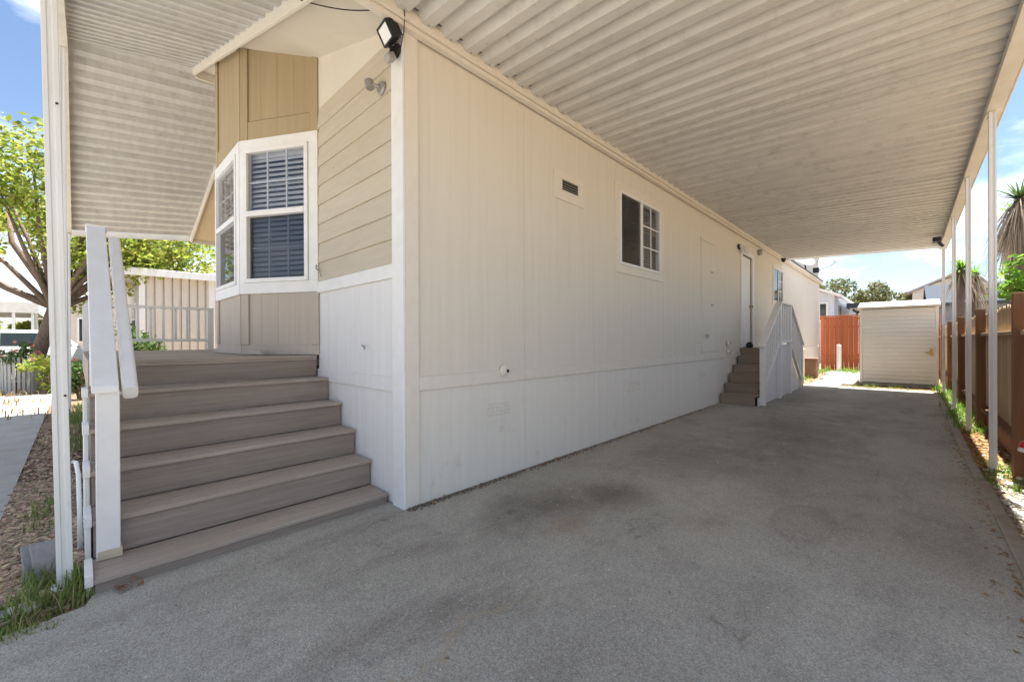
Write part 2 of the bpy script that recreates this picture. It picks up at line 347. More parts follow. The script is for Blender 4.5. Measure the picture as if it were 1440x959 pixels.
# ------------------------------------------------------------------ ground
def sheet(name, poly, top, th, material, kids=None):
    mb = MB(); mb.prism([(x, y, top-th) for x, y in poly], (0, 0, th)); return struct(mb.build(name, material))
sheet('ground', [(-300, -300), (300, -300), (300, 300), (-300, 300)], -.06, .5, 'dirt')
sheet('driveway', [(-.12, -1.66), (-.02, -2.3), (.0, -9), (3.14, -9), (3.14, 12.1), (1.3, 12.0), (-.05, 11.3), (-.05, .0), (-.23, -.01), (-.23, -1.63)], 0, .2, 'asphalt')
sheet('street', [(-60, -16), (60, -16), (60, -9.02), (-60, -9.02)], -.01, .2, 'asphalt')
sheet('sidewalk', [(-12.5, -3.3), (-.55, -3.3), (-.55, -2.06), (-12.5, -2.06)], .0, .2, 'concrete')
sheet('neighbour_lot', [(-60, -3.32), (-60, -9), (-.02, -9), (-.02, -3.32)], -.03, .2, 'concrete')
sheet('mulch_bed', [(-14.5, -2.055), (-.1, -2.055), (-.135, -1.66), (-.25, -1.645), (-14.5, -1.60)], -.02, .2, 'mulch')
sheet('yard_soil', [(-.05, 12.0), (3.9, 12.12), (3.9, 22), (-.05, 22)], -.035, .2, 'dirt')
ys = sheet('gravel_strip', [(3.2, -9), (3.62, -9), (3.62, 12.1), (3.2, 12.1)], -.03, .2, 'dirt')
# concrete stepping pads in the back yard, each a piece of the setting
for x0, x1, y0, y1 in ((.66, 1.42, 10.98, 12.9), (.75, 1.66, 13.05, 14.6), (.62, 1.6, 14.8, 16.6), (.5, 1.5, 16.9, 18.4)):
    mb = MB(); jx = rnd(-.05, .05)
    mb.prism([(x0, y0, -.1), (x1, y0+jx, -.1), (x1-.05, y1, -.1), (x0+.06, y1-jx, -.1)], (0, 0, .112))
    struct(mb.build('concrete_pad', 'concrete', bevel=.012))

# edging kerb beside the driveway
edging = thing('edging_kerb', (3.16, -2.5, 0), 'weathered concrete edging strip between asphalt and gravel', 'kerb')
y = -2.5
while y < 11.4:
    L_ = rnd(.85, 1.25); mb = MB(); dx = rnd(-.012, .012)
    mb.box(3.128+dx, 3.205+dx, y+.008, y+L_-.008, -.12, .022+rnd(-.008, .008)); mb.build('kerb_block', 'edging', edging, bevel=.012); y += L_

# stones and gravel
def stone_mesh(seed):
    r_ = random.Random(seed); bm = bmesh.new(); bmesh.ops.create_icosphere(bm, subdivisions=2, radius=1)
    ax = [Vector((r_.gauss(0, 1), r_.gauss(0, 1), r_.gauss(0, 1))).normalized() for _ in range(9)]
    for v in bm.verts:
        for a in ax:
            d = v.co.dot(a)
            if d > .62: v.co -= a*(d-.62)*.8
        v.co.z *= .62
    me = bpy.data.meshes.new('stone'); bm.to_mesh(me); bm.free(); me.materials.append(M['stone']); return me
smesh = [stone_mesh(k) for k in range(5)]
for k in range(130):
    y = 1.2 + 4.6*(random.random()**1.2); x = rnd(3.235, 3.56); r_ = rnd(.018, .055)
    o = bpy.data.objects.new('stone', smesh[k % 5]); COL.objects.link(o); o.parent = ys
    o.location = (x, y, -.03+r_*.35); o.scale = (r_*rnd(.8, 1.3), r_*rnd(.8, 1.3), r_); o.rotation_euler = (rnd(-.3, .3), rnd(-.3, .3), rnd(0, 6.3))
def scatter_chips(name, n, fx, size, material, z=0.0, label=None, flat=.35):
    mb = MB()
    for k in range(n):
        x, y = fx(); a = rnd(0, 6.28); s1 = size*rnd(.5, 1.5); s2 = size*rnd(.25, .7); t = Vector((math.cos(a), math.sin(a), rnd(-.35, .35)))
        p = Vector((x, y, z+rnd(.0, size*.6))); mb.bar(p-t*s1/2, p+t*s1/2, s2, size*flat*rnd(.4, 1))
    o = mb.build(name, material); o['kind'] = 'stuff'
    if label: o['label'] = label
    return o
scatter_chips('gravel', 6500, lambda: (rnd(3.2, 3.62), rnd(-.5, 11.8)), .022, 'grav', -.032, 'small pale gravel between the edging kerb and fence', .6)
scatter_chips('bark_chips', 9000, lambda: (rnd(-7, -.2) if random.random() < .45 else rnd(-3, -.2), rnd(-2.06, -1.66)), .032, 'chip', -.02, 'brown bark chips covering the bed beside the sidewalk')
scatter_chips('leaf_litter', 1700, lambda: (3.2+abs(random.gauss(0, .14)), random.gauss(5.6, .65)), .05, 'needle', -.012, 'rust brown dry leaf litter around the carport posts', .12)
scatter_chips('yard_litter', 2500, lambda: (rnd(.1, 3.4), rnd(11.9, 19)), .04, 'needle', -.03, 'dry litter and grit on the back yard soil', .15)

scatter_chips('wall_debris', 900, lambda: (.022+abs(random.gauss(0, .03)), rnd(.0, 8)*random.random()), .014, 'grav2', .001, 'dark grit gathered at the foot of the long wall', .5)
scatter_chips('driveway_grit', 700, lambda: (rnd(.05, 3.1), rnd(-1.6, 6)), .009, 'grav', .001, 'stray grit scattered over the asphalt', .6)
scatter_chips('kerb_litter', 260, lambda: (3.13-abs(random.gauss(0, .05)), rnd(.5, 9)), .02, 'needle', .001, 'dry litter along the driveway edge', .15)
scatter_chips('blown_leaves', 70, lambda: (.03+abs(random.gauss(0, .05)), rnd(.05, 6.8)), .03, 'needle', .002, 'few dry leaves blown against the wall base', .12)
def blades(mb, c, n, h, spread, w=.006, lean=.5):
    for k in range(n):
        a = rnd(0, 6.28); d = spread*math.sqrt(random.random()); p = Vector(c)+Vector((math.cos(a)*d, math.sin(a)*d, 0))
        b_ = rnd(0, 6.28); hh = h*rnd(.45, 1.1); t = Vector((math.cos(b_), math.sin(b_), 0)); s_ = Vector((-t.y, t.x, 0))*w*.5
        l1 = p + t*hh*lean*.25 + Vector((0, 0, hh*.6)); l2 = p + t*hh*lean*rnd(.6, 1.2) + Vector((0, 0, hh*rnd(.75, 1)))
        mb.add([p-s_, p+s_, l1+s_*.8, l1-s_*.8, l2], [(0, 1, 2, 3), (3, 2, 4)])
mb = MB()
for k in range(38): blades(mb, (rnd(-.62, -.18), rnd(-1.86, -1.665), -.02), 18, rnd(.06, .17), .05)
for k in range(80): blades(mb, (rnd(-.38, -.02), -1.95+rnd(-.14, .2), -.02), 14, rnd(.03, .075), .05)
for k in range(9): blades(mb, (rnd(-2.2, -1.5), rnd(-1.95, -1.8), -.02), 12, .12, .08)
for k in range(40): blades(mb, (rnd(-9, -4), rnd(-1.78, -1.5), -.02), 12, .22, .15, .009)
o = mb.build('grass', 'grass'); o['kind'] = 'stuff'; o['label'] = 'green grass growing at the foot of the stairs'
mb = MB()
for k in range(34): blades(mb, (rnd(3.21, 3.40), rnd(3.6, 4.8), -.02), 10, .09, .05)
for k in range(150): blades(mb, (rnd(3.2, 3.52), rnd(6.2, 13.4), -.02), 12, rnd(.06, .2), .1, .01)
for k in range(60): blades(mb, (rnd(.0, .5), rnd(12, 19.5), -.02), 12, rnd(.08, .25), .12, .012)
for k in range(30): blades(mb, (rnd(.6, 3.3), rnd(12.3, 13.4), -.02), 9, rnd(.05, .12), .1, .01)
for k in range(26): blades(mb, (rnd(.6, 1.7), rnd(17, 19.8), -.02), 12, rnd(.1, .3), .16, .014)
o = mb.build('weeds', 'leafb'); o['kind'] = 'stuff'; o['label'] = 'low green weeds along the fence and back yard'
mb = MB()
for k in range(60): blades(mb, (rnd(-22, -8), rnd(-3.4, -2.2) if random.random() < .5 else rnd(-2, -1), -.03), 12, .2, .4, .02)
for k in range(26): blades(mb, (rnd(-.7, -.05), rnd(-2.02, -1.68), -.02), 7, rnd(.04, .14), .07, .004, .9)
for k in range(16): blades(mb, (rnd(3.2, 3.5), rnd(4.2, 6.4), -.02), 10, .1, .08, .008, 1.2)
o = mb.build('dry_grass', 'dry'); o['kind'] = 'stuff'; o['label'] = 'dry straw coloured grass in the beds'

# ------------------------------------------------------------------ the mobile home
HL = 19.8; RX = -4.25; EX = -8.35; EAVE = 3.56
home = thing('mobile_home', (0, 0, 0), 'long cream mobile home with grooved siding and a tan bay window', 'house')
sideF = lambda u, w, z: Vector((w, u, z))            # side wall, facing +X
frontF = lambda u, w, z: Vector((-u, -w, z))         # front wall, facing -Y, u = -X
openings = [(3.17, 4.39, 2.23, 3.19), (8.62, 9.44, 1.06, 3.17), (11.6, 12.78, 2.3, 3.25)]
y0 = .115; k = 0
while y0 < HL-.02:
    y1 = min(y0+1.219, HL); mb = MB(); segs = [(y0+.0015, y1-.0015)]; cuts = [o_ for o_ in openings if o_[0] < y1 and o_[1] > y0]
    if not cuts: grooved(mb, sideF, y0+.0015, y1-.0015, .975, EAVE, phase=.03)
    else:
        a, b_, za, zb = cuts[0]; lo_, hi_ = max(a, y0+.0015), min(b_, y1-.0015)
        if lo_ > y0+.01: grooved(mb, sideF, y0+.0015, lo_, .975, EAVE, phase=.03)
        if hi_ < y1-.01: grooved(mb, sideF, hi_, y1-.0015, .975, EAVE, phase=.03)
        grooved(mb, sideF, lo_, hi_, .975, za, phase=.03); grooved(mb, sideF, lo_, hi_, zb, EAVE, phase=.03)
    mb.build('siding_panel', 'cream', home)
    mb = MB(); grooved(mb, sideF, y0+.0015, y1-.0015, 0.0, .868, phase=.03); mb.build('skirting_panel', 'skirt', home)
    mb = MB(); mb.box(-.012, .016, y0+.001, y1-.001, .8685, .9745); mb.build('band_board', 'creamtrim', home, bevel=.003)
    y0 = y1; k += 1
nl = MB(); yq = .115
while yq < 9:
    for dy in (.02, .61, 1.2):
        zq = 1.08
        while zq < 3.5:
            nl.lathe((.0002, yq+dy+rnd(-.006, .006), zq+rnd(-.02, .02)), [(.0045, 0), (.003, .0012)], 6, (1, 0, 0)); zq += .3
    yq += 1.219
nl.build('nails', 'louv', home, kind='stuff')
# corner boards
MB().box(-.012, .022, .001, .114, 0, EAVE+.05).build('corner_board', 'creamtrim', home, bevel=.004)
MB().box(-.135, .0215, -.024, -.0005, 0.0, EAVE+.16).build('corner_board', 'whitetrim', home, bevel=.004)
# front lower wall, band, lap siding
mb = MB(); grooved(mb, frontF, .136, 1.58, 0.0, .862, phase=.1); mb.build('skirting_panel', 'frontwhite', home)
mb = MB(); grooved(mb, frontF, .136, 1.58, .974, 1.73, phase=.1); mb.build('siding_panel', 'frontwhite', home)
MB().box(-1.58, -.136, -.016, .012, .8625, .9735).build('band_board', 'frontwhite', home, bevel=.003)
MB().box(-1.60, -.136, -.022, .012, 1.7305, 1.838).build('band_board', 'whitetrim', home, bevel=.003)
zs = [1.838]
while zs[-1] < 3.54: zs.append(zs[-1]+.1905)
for a, b_ in zip(zs[:-1], zs[1:]):
    mb = MB(); mb.prism([(-.136, -.004, b_+.012), (-.136, -.019, a+.0005), (-.136, -.010, a), (-.136, .012, a), (-.136, .012, b_+.012)], (-1.43, 0, 0))
    mb.build('lap_board', 'lap', home)
ztop = zs[-1]
mb = MB(); mb.prism([(-.136, -.004, ztop+.013), (-.136, -.004, EAVE+.07), (-1.57, -.004, EAVE+.07+.317*1.44), (-1.57, -.004, ztop+.013)], (0, .016, 0)); mb.build('gable_panel', 'soffit', home)
# hidden walls that close the house
mb = MB(); mb.box(-4.26, -.02, HL-.02, HL, 0, 4.7); mb.build('rear_wall', 'cream', home)
mb = MB(); mb.box(-4.27, -4.25, .02, 4.0, 0, 4.85); mb.build('inner_wall', 'cream', home)
mb = MB(); mb.box(-8.1, -4.28, 4.0, 4.02, 0, 3.5); mb.build('porch_wall', 'cream', home)
mb = MB(); mb.box(-8.12, -8.1, 4.0, HL, 0, 3.5); mb.build('left_wall', 'cream', home)
mb = MB(); mb.box(-4.2, -.05, .05, HL-.05, 1.0, 1.06); mb.build('floor', 'room', home)
mb = MB(); mb.box(-2.1, -2.05, 2.2, HL-.05, 1.06, 3.9); mb.build('partition', 'room', home)
mb = MB(); mb.box(-4.2, -.05, 2.2, 2.25, 1.06, 3.5); mb.build('partition', 'room', home)

# roof: right half and set back left half
OV = -.56
def slab(pts, th): mb_ = MB(); mb_.prism(pts, (0, 0, th)); return mb_
roof = slab([(.10, OV+.02, 3.555), (RX, OV+.02, 3.555+.317*4.35), (RX, HL+.2, 3.555+.317*4.35), (.10, HL+.2, 3.555)], .10).build('roof', 'soffit', home)
slab([(.13, OV-.03, 3.655), (RX, OV-.03, 3.655+.317*4.38), (RX, HL+.25, 3.655+.317*4.38), (.13, HL+.25, 3.655)], .02).build('shingles', 'shingle', roof)
roof2 = slab([(RX-.003, .03, 4.95), (EX, .03, 3.43), (EX, HL+.2, 3.43), (RX-.003, HL+.2, 4.95)], .09).build('roof', 'porch', home)
slab([(RX-.003, .0, 5.042), (EX-.04, .0, 3.51), (EX-.04, HL+.25, 3.51), (RX-.003, HL+.25, 5.042)], .02).build('shingles', 'shingle', roof2)
# rake boards
mb = MB(); mb.prism([(.125, OV, 3.455), (.125, OV, 3.60), (RX-.02, OV, 3.60+.317*4.395), (RX-.02, OV, 3.455+.317*4.395)], (0, -.03, 0)); mb.build('rake_board', 'creamtrim', home, bevel=.004)
mb = MB(); mb.box(RX-.024, RX-.0, OV+.001, .03, 4.82, 4.93); mb.build('rake_board', 'creamtrim', home, bevel=.003)
mb = MB(); mb.prism([(RX-.03, .028, 4.89), (RX-.03, .028, 5.03), (EX-.02, .028, 3.50), (EX-.02, .028, 3.36)], (0, -.03, 0)); mb.build('rake_board', 'creamtrim', home, bevel=.004)
mb = MB(); mb.box(EX-.03, EX-.002, .03, HL+.2, 3.36, 3.50); mb.build('eave_board', 'creamtrim', home, bevel=.003)
# eave board along the carport side
mb = MB(); mb.box(.0225, .075, -.5, HL+.15, 3.53, 3.60); mb.build('eave_board', 'creamtrim', home, bevel=.004)
mb = MB(); mb.box(.0755, .105, OV+.03, HL+.15, 3.565, 3.64); mb.build('eave_board', 'creamtrim', home, bevel=.004)

# ---- bay window
B0 = Vector((-1.556, 0, 0)); B1 = Vector((-2.378, -.4745, 0)); B2 = Vector((-3.46, -.4745, 0)); B3 = Vector((-4.25, 0, 0))
def facet(P, Q):
    d = (Q-P).normalized(); n_ = Vector((d.y, -d.x, 0))
    if n_.y > 0: n_ = -n_
    return (lambda u, w, z: P + d*u + n_*w + Vector((0, 0, z))), (Q-P).length
bay = MB().box(-3.9, -1.9, -.44, -.40, 1.12, 1.16).build('bay_window', 'baylow', home)
def fbox(mb, F, u0_, u1_, w0, w1, z0, z1):
    vs = [F(u, w, z) for z in (z0, z1) for u, w in ((u0_, w0), (u1_, w0), (u1_, w1), (u0_, w1))]
    return mb.add(vs, [(0, 3, 2, 1), (4, 5, 6, 7), (0, 1, 5, 4), (1, 2, 6, 5), (2, 3, 7, 6), (3, 0, 4, 7)])
zsoff = lambda p: 3.602 - .317*p.x
BZ0, BZ1, BZ2, BZ3 = 1.115, 1.745, 1.86, 3.35      # deck, sill bottom, sill top, head top
for idx, (P, Q) in enumerate(((B0, B1), (B1, B2), (B2, B3))):
    F, Lf = facet(P, Q)
    mb = MB(); grooved(mb, F, .0, Lf, BZ0+.10, BZ1, phase=.09); mb.build('panel', 'baylow', bay)
    mb = MB(); fbox(mb, F, .0, Lf, -.012, .012, BZ0, BZ0+.099); mb.build('base_board', 'baylow', bay, bevel=.002)
    for s_ in ((0, .1) if idx == 0 else (Lf-.1, Lf),) if idx < 2 else ():
        pass
    # corner battens below and above the window
    for a, b_ in ((.002, .095), (Lf-.095, Lf-.002)):
        mb = MB(); fbox(mb, F, a, b_, .0005, .018, BZ0+.101, BZ1-.002); mb.build('batten', 'baylow', bay, bevel=.003)
        mb = MB(); fbox(mb, F, a, b_, .0005, .018, BZ3+.002, min(zsoff(F(a, 0, 0)), zsoff(F(b_, 0, 0)))-.002); mb.build('batten', 'bayup', bay, bevel=.003)
    # upper panel following the soffit
    mb = MB(); z_a, z_b = zsoff(P), zsoff(Q); nn = 6
    for q in range(nn):
        ua, ub = Lf*q/nn, Lf*(q+1)/nn
        zt = max(z_a+(z_b-z_a)*q/nn, z_a+(z_b-z_a)*(q+1)/nn)
        grooved(mb, F, ua, ub, BZ3+.204, zt, phase=.09)
    mb.build('panel', 'bayup', bay)
    mb = MB(); fbox(mb, F, .097, Lf-.097, -.012, .014, BZ3+.002, BZ3+.193); mb.build('head_board', 'bayup', bay, bevel=.003)
    # window: outer casing, sashes, panes, muntins, blind
    cas = MB(); wd = .105
    fbox(cas, F, 0, Lf, -.05, .028, BZ1, BZ2); fbox(cas, F, 0, Lf, -.05, .028, BZ3-.10, BZ3)
    fbox(cas, F, 0, wd, -.05, .027, BZ2, BZ3-.10); fbox(cas, F, Lf-wd*.5, Lf, -.05, .027, BZ2, BZ3-.10)
    cas.build('casing', 'whitetrim', bay, bevel=.004)
    ua, ub = wd+.004, Lf-wd*.5-.004; zm = (BZ2+BZ3-.10)/2+.02; fr = .042
    sash = MB()
    fbox(sash, F, ua, ub, -.03, .040, BZ2+.001, BZ2+fr); fbox(sash, F, ua, ub, -.03, .041, BZ3-.10-fr, BZ3-.101)
    fbox(sash, F, ua, ua+fr, -.03, .039, BZ2+fr, BZ3-.10-fr); fbox(sash, F, ub-fr, ub, -.03, .039, BZ2+fr, BZ3-.10-fr)
    fbox(sash, F, ua+fr, ub-fr, -.03, .043, zm-.028, zm+.028)
    sash.build('sash', 'whitetrim', bay, bevel=.003)
    for low in (0, 1):
        za, zb = (BZ2+fr, zm-.028) if low else (zm+.028, BZ3-.10-fr)
        w0 = -.012 if low else .006
        mb = MB(); fbox(mb, F, ua+fr, ub-fr, w0, w0+.005, za, zb); mb.build('pane', 'glasss' if low else 'glass', bay)
        mu = MB(); nv = 3
        for q in range(1, nv):
            uc = ua+fr+(ub-ua-2*fr)*q/nv; fbox(mu, F, uc-.009, uc+.009, w0-.012, w0-.001, za, zb)
        zc = (za+zb)/2; fbox(mu, F, ua+fr, ub-fr, w0-.013, w0-.002, zc-.009, zc+.009)
        mu.build('muntin', 'whitetrim', bay)
    bl = MB(); z = BZ2+.05
    while z < BZ3-.16:
        vs = [F(u, w, zz) for u, w, zz in ((ua+.01, -.075, z+.017), (ub-.01, -.075, z+.017), (ub-.01, -.055, z-.021), (ua+.01, -.055, z-.021))]
        bl.add(vs, [(0, 1, 2, 3)]); z += .052
    fbox(bl, F, ua, ub, -.11, -.06, BZ3-.17, BZ3-.115)
    bl.build('blind', 'blind', bay, kind='stuff')

# ---- side window (sliding)
def slider(y0, y1, z0, z1, nm):
    w = MB()
    for a in ((y0-.11, y1+.11, z1+.0, z1+.10), (y0-.11, y1+.11, z0-.11, z0), (y0-.11, y0, z0, z1), (y1, y1+.11, z0, z1)): w.box(.0005, .014, *a)
    win = w.build('window', 'creamtrim', home, bevel=.003)
    f = MB(); t = .035; ym = (y0+y1)/2
    for a in ((y0, y1, z1-t, z1), (y0, y1, z0, z0+t), (y0, y0+t, z0+t, z1-t), (y1-t, y1, z0+t, z1-t)): f.box(-.05, .026, *a)
    f.build('frame', 'whitetrim', win, bevel=.003)
    f = MB(); f.box(-.03, .022, ym-.03, ym+.03, z0+t, z1-t); f.build('meeting_rail', 'whitetrim', win, bevel=.003)
    MB().box(.004, .007, y0+t, ym-.03, z0+t, z1-t).build('insect_screen', 'glasss', win)
    MB().box(-.024, -.019, y0+t, ym-.03, z0+t, z1-t).build('pane', 'glasss', win)
    MB().box(-.006, -.001, ym+.03, y1-t, z0+t, z1-t).build('pane', 'glass', win)
    mu = MB()
    for q in (1, 2):
        zc = z0+t+(z1-z0-2*t)*q/3; mu.box(-.0005, .008, ym+.03, y1-t, zc-.008, zc+.008); mu.box(-.036, -.026, y0+t, ym-.03, zc-.008, zc+.008)
    yc = (ym+.03+y1-t)/2; mu.box(-.0003, .0075, yc-.008, yc+.008, z0+t, z1-t)
    yc = (ym-.03+y0+t)/2; mu.box(-.035, -.0255, yc-.008, yc+.008, z0+t, z1-t)
    mu.build('muntin', 'whitetrim', win)
    bl = MB(); z = z0+.06
    while z < z1-.04:
        bl.add([(-.11, ym+.03, z+.018), (-.11, y1-.02, z+.018), (-.075, y1-.02, z-.012), (-.075, ym+.03, z-.012)], [(0, 1, 2, 3)]); z += .036
    bl.build('blind', 'blind', win, kind='stuff')
slider(3.17, 4.39, 2.23, 3.19, 'a')
slider(11.6, 12.78, 2.3, 3.25, 'b')
# ---- vent, access hatch, patches, bibs
w = MB()
for a in ((1.80, 2.36, 2.99, 3.07), (1.80, 2.36, 2.76, 2.875), (1.80, 1.945, 2.875, 2.99), (2.245, 2.36, 2.875, 2.99)): w.box(.0005, .012, *a)
vent = w.build('vent', 'creamtrim', home, bevel=.003)
MB().box(.0004, .002, 1.945, 2.245, 2.875, 2.99).build('vent_hole', 'dark', vent)
for q in range(4):
    z = 2.884+q*.028; mb = MB(); mb.prism([(.003, 1.947, z+.012), (.012, 1.947, z+.006), (.012, 1.947, z+.009), (.003, 1.947, z+.015)], (0, .296, 0)); mb.build('slat', 'beam', vent)
hatch = MB().box(.0005, .011, 6.09, 6.80, 1.05, 3.05).build('access_hatch', 'cream', home, bevel=.002)
MB().box(.0005, .02, 6.06, 6.84, 3.052, 3.085).build('hatch_trim', 'creamtrim', hatch, bevel=.003)
MB().box(.0005, .02, 6.06, 6.84, 1.02, 1.048).build('hatch_trim', 'creamtrim', hatch, bevel=.003)
for z in (1.9, 2.52): MB().box(.0112, .02, 6.60, 6.72, z-.012, z+.012).build('latch', 'grey', hatch)
def grille(y0, y1, z0, z1, nm):
    g = MB().box(.0005, .007, y0, y1, z0, z1).build(nm, 'skirt', home, bevel=.002)
    n_ = 3; wv = (y1-y0-.08)/n_
    for q in range(n_):
        ya = y0+.04+q*wv; mb = MB()
        for s_ in range(4):
            z = z0+.045+(z1-z0-.09)*s_/4; mb.box(.0072, .011, ya+.01, ya+wv-.012, z, z+(z1-z0-.09)/7)
        mb.build('louvre', 'louv', g)
grille(.775, 1.17, .525, .742, 'skirting_vent'); grille(3.33, 3.78, .51, .74, 'skirting_vent'); grille(5.9, 6.38, .52, .72, 'skirting_vent'); grille(6.24, 6.54, 1.225, 1.395, 'hatch_vent')
for y, z in ((1.03, .972), (7.55, 1.17), (7.55, .985)):
    c = MB().lathe((.016, y, z), [(.055, 0), (.055, .012), (.036, .02), (.034, .05), (.024, .052)], 14, (1, 0, 0)).build('pipe_outlet', 'creamtrim', home, smooth=False)
    MB().lathe((.069, y, z), [(.017, 0), (.017, .001)], 12, (1, 0, 0)).build('opening', 'dark', c)
MB().box(.0005, .006, 3.50, 3.58, 1.56, 1.69).build('cover_plate', 'cream', home, bevel=.002)
MB().tube([(-.62, -.002, 1.20), (-.61, -.03, 1.215), (-.58, -.04, 1.21), (-.55, -.045, 1.205), (-.54, -.04, 1.18)], .006, 6).build('hook', 'grey', home)
MB().tube([(-1.53, -.02, 1.95), (-1.52, -.05, 1.97), (-1.46, -.07, 1.99), (-1.44, -.05, 1.96), (-1.44, -.03, 1.88)], .006, 6).build('wire_stub', 'grey', home)
# ---- side door
dr = MB()
for a in ((8.50, 9.56, 3.17, 3.27), (8.50, 8.62, 1.06, 3.17), (9.44, 9.56, 1.06, 3.17)): dr.box(.0005, .03, *a)
door = dr.build('door', 'whitetrim', home, bevel=.004)
leaf = MB().box(-.062, -.02, 8.64, 9.42, 1.08, 3.15).build('door_leaf', 'whitetrim', door, bevel=.004)
for z in (1.35, 2.1, 2.85): MB().box(-.0195, .006, 8.622, 8.65, z-.05, z+.05).build('hinge', 'grey', door)
MB().lathe((-.019, 9.33, 2.02), [(.03, 0), (.03, .01), (.012, .014), (.012, .04), (.03, .05), (.033, .07), (.02, .085)], 14, (1, 0, 0)).build('door_knob', 'brass', door)
MB().box(-.06, .032, 8.62, 9.44, 1.04, 1.062).build('threshold', 'grey', door)

# ------------------------------------------------------------------ carport
PX, PZ0, PZ1 = 3.29, 3.605, 3.475
car_y0, car_y1, P = -.62, 12.80, .2075
carport = thing('carport', (PX, 4.345, 0), 'ribbed aluminium carport roof on slim white posts over driveway', 'carport')
def pan_profile(P, low=.084, slope=.017, d=.06, t=.002, lap=.006):
    a = low/2
    up = [(-a-lap, 0), (a-.004, 0), (a, .004), (a+.010, d*.93), (a+.016, d), (P-a-.050, d*.94), (P-a-.044, d*.86), (P-a-.012, d*.26), (P-a-.004, .006), (P-a, 0)]
    return up
def make_pan(name, length_vec, along, P, material, parent, origin, upv=(0, 0, 1)):
    """one roof pan: profile in (along, up), swept along length_vec"""
    al = Vector(along).normalized(); up = Vector(upv); prof = pan_profile(P); L_ = Vector(length_vec); o_ = Vector(origin)
    mb = MB(); n_ = len(prof); vs = []
    for w_, h in prof: vs.append(o_+al*w_+up*h)
    for w_, h in prof: vs.append(o_+al*w_+up*h+L_)
    for w_, h in prof: vs.append(o_+al*w_+up*(h+.0025))
    for w_, h in prof: vs.append(o_+al*w_+up*(h+.0025)+L_)
    fs = []
    for i in range(n_-1):
        fs.append((i, i+1, n_+i+1, n_+i)); fs.append((2*n_+i, 3*n_+i, 3*n_+i+1, 2*n_+i+1))
    fs += [(0, n_, 3*n_, 2*n_), (n_-1, 3*n_-1, 4*n_-1, 2*n_-1)]
    mb.add(vs, fs); return mb.build(name, material, parent, origin=o_)
npan = int(math.ceil((car_y1-car_y0)/P))
org = Vector((.08, car_y1-P*npan, PZ0))
src = make_pan('roof_pan', (3.36-.08, 0, PZ1-PZ0), (0, 1, 0), P, 'pan', carport, org)
for k in range(1, npan):
    inst(src, src.location + Vector((0, P*k, rnd(-.0008, .0008))), carport)
# screws at the rib ends
sc = MB()
for k in range(npan):
    c_ = Vector((.125, org.y+P*k, PZ0-.003)); sc.lathe(c_, [(.007, 0), (.007, -.004), (.003, -.006)], 6)
sc.build('screws', 'grey', carport, kind='stuff')
# outer beam (open channel gutter) and far end cap
mb = MB(); mb.box(3.25, 3.36, car_y0, car_y1+.02, PZ1-.075, PZ1-.062); mb.box(3.25, 3.257, car_y0, car_y1+.02, PZ1-.0615, PZ1-.004); mb.box(3.353, 3.36, car_y0, car_y1+.02, PZ1-.0615, PZ1-.003)
mb.build('beam', 'beam', carport, bevel=.002)
mb = MB(); mb.box(3.3615, 3.375, car_y0-.02, car_y1+.03, PZ1-.076, PZ1+.075); mb.build('gutter', 'beam', carport, bevel=.003)
mb = MB(); mb.prism([(.11, car_y1+.003, PZ0-.035), (.11, car_y1+.003, PZ0+.06), (3.36, car_y1+.003, PZ1+.06), (3.36, car_y1+.003, PZ1-.035)], (0, .03, 0)); mb.build('end_cap', 'beam', carport, bevel=.003)
mb = MB(); mb.prism([(.11, car_y0-.003, PZ0-.035), (.11, car_y0-.003, PZ0+.06), (3.36, car_y0-.003, PZ1+.06), (3.36, car_y0-.003, PZ1-.035)], (0, -.03, 0)); mb.build('end_cap', 'beam', carport, bevel=.003)
def post_profile(cx, cy, z0, z1, w=.05, d=.058, g=.011):
    """square tube with a shallow channel down each side"""
    h, q = w/2, d/2
    pts = [(-h, -q), (-g, -q), (-g*.7, -q+.006), (g*.7, -q+.006), (g, -q), (h, -q), (h, -g), (h-.006, -g*.7), (h-.006, g*.7), (h, g), (h, q), (-h, q), (-h, g), (-h+.006, g*.7), (-h+.006, -g*.7), (-h, -g)]
    return [(cx+a, cy+b_, z0) for a, b_ in pts], (0, 0, z1-z0)
for i, yy in enumerate((-.1, 2.12, 4.345, 6.565, 9.035, 12.1)):
    pts, d = post_profile(PX, yy, -.05, PZ1-.077); mb = MB(); mb.prism(pts, d); p_ = mb.build('post', 'post', carport, bevel=.0015)
    MB().box(PX-.045, PX+.045, yy-.045, yy+.045, -.04, -.012).build('foot_plate', 'post', p_)
    for q in (-1, 1): MB().lathe((PX-.0255, yy+q*.02, PZ1-.12), [(.006, 0), (.006, .004)], 6, (-1, 0, 0)).build('bolt', 'dark', p_)

# ------------------------------------------------------------------ gabled awning over the front deck
awn = thing('patio_awning', (-.41, -1.726, 0), 'gabled corrugated aluminium awning over the front deck and stairs', 'awning')
zh = lambda X: 3.575-.317*X                 # near slope, house side height of the rib bottoms
AY = -1.75; Pn = .205
def ypan(X, zA, yA, zB, yB, slope, name='awning_pan'):
    """pan running in Y between (yA,zA) and (yB,zB), pitch direction -X with roof slope"""
    al = Vector((-1, 0, slope)).normalized()
    up = Vector((slope, 0, 1)).normalized()
    return make_pan(name, (0, yB-yA, zB-zA), al, Pn, 'pan', awn, (X, yA, zA), up)
x = .97; dxn = Pn/math.sqrt(1+.317**2)  # pans past the house corner are added out of view to shade the driveway
s0 = None
while x > RX:
    if s0 is None: s0 = ypan(x, zh(x)-.21, AY, zh(x), OV-.034, .317); b0 = (x, zh(x))
    else: inst(s0, s0.location + Vector((x-b0[0], 0, zh(x)-b0[1]+rnd(-.001, .001))), awn)
    x -= dxn
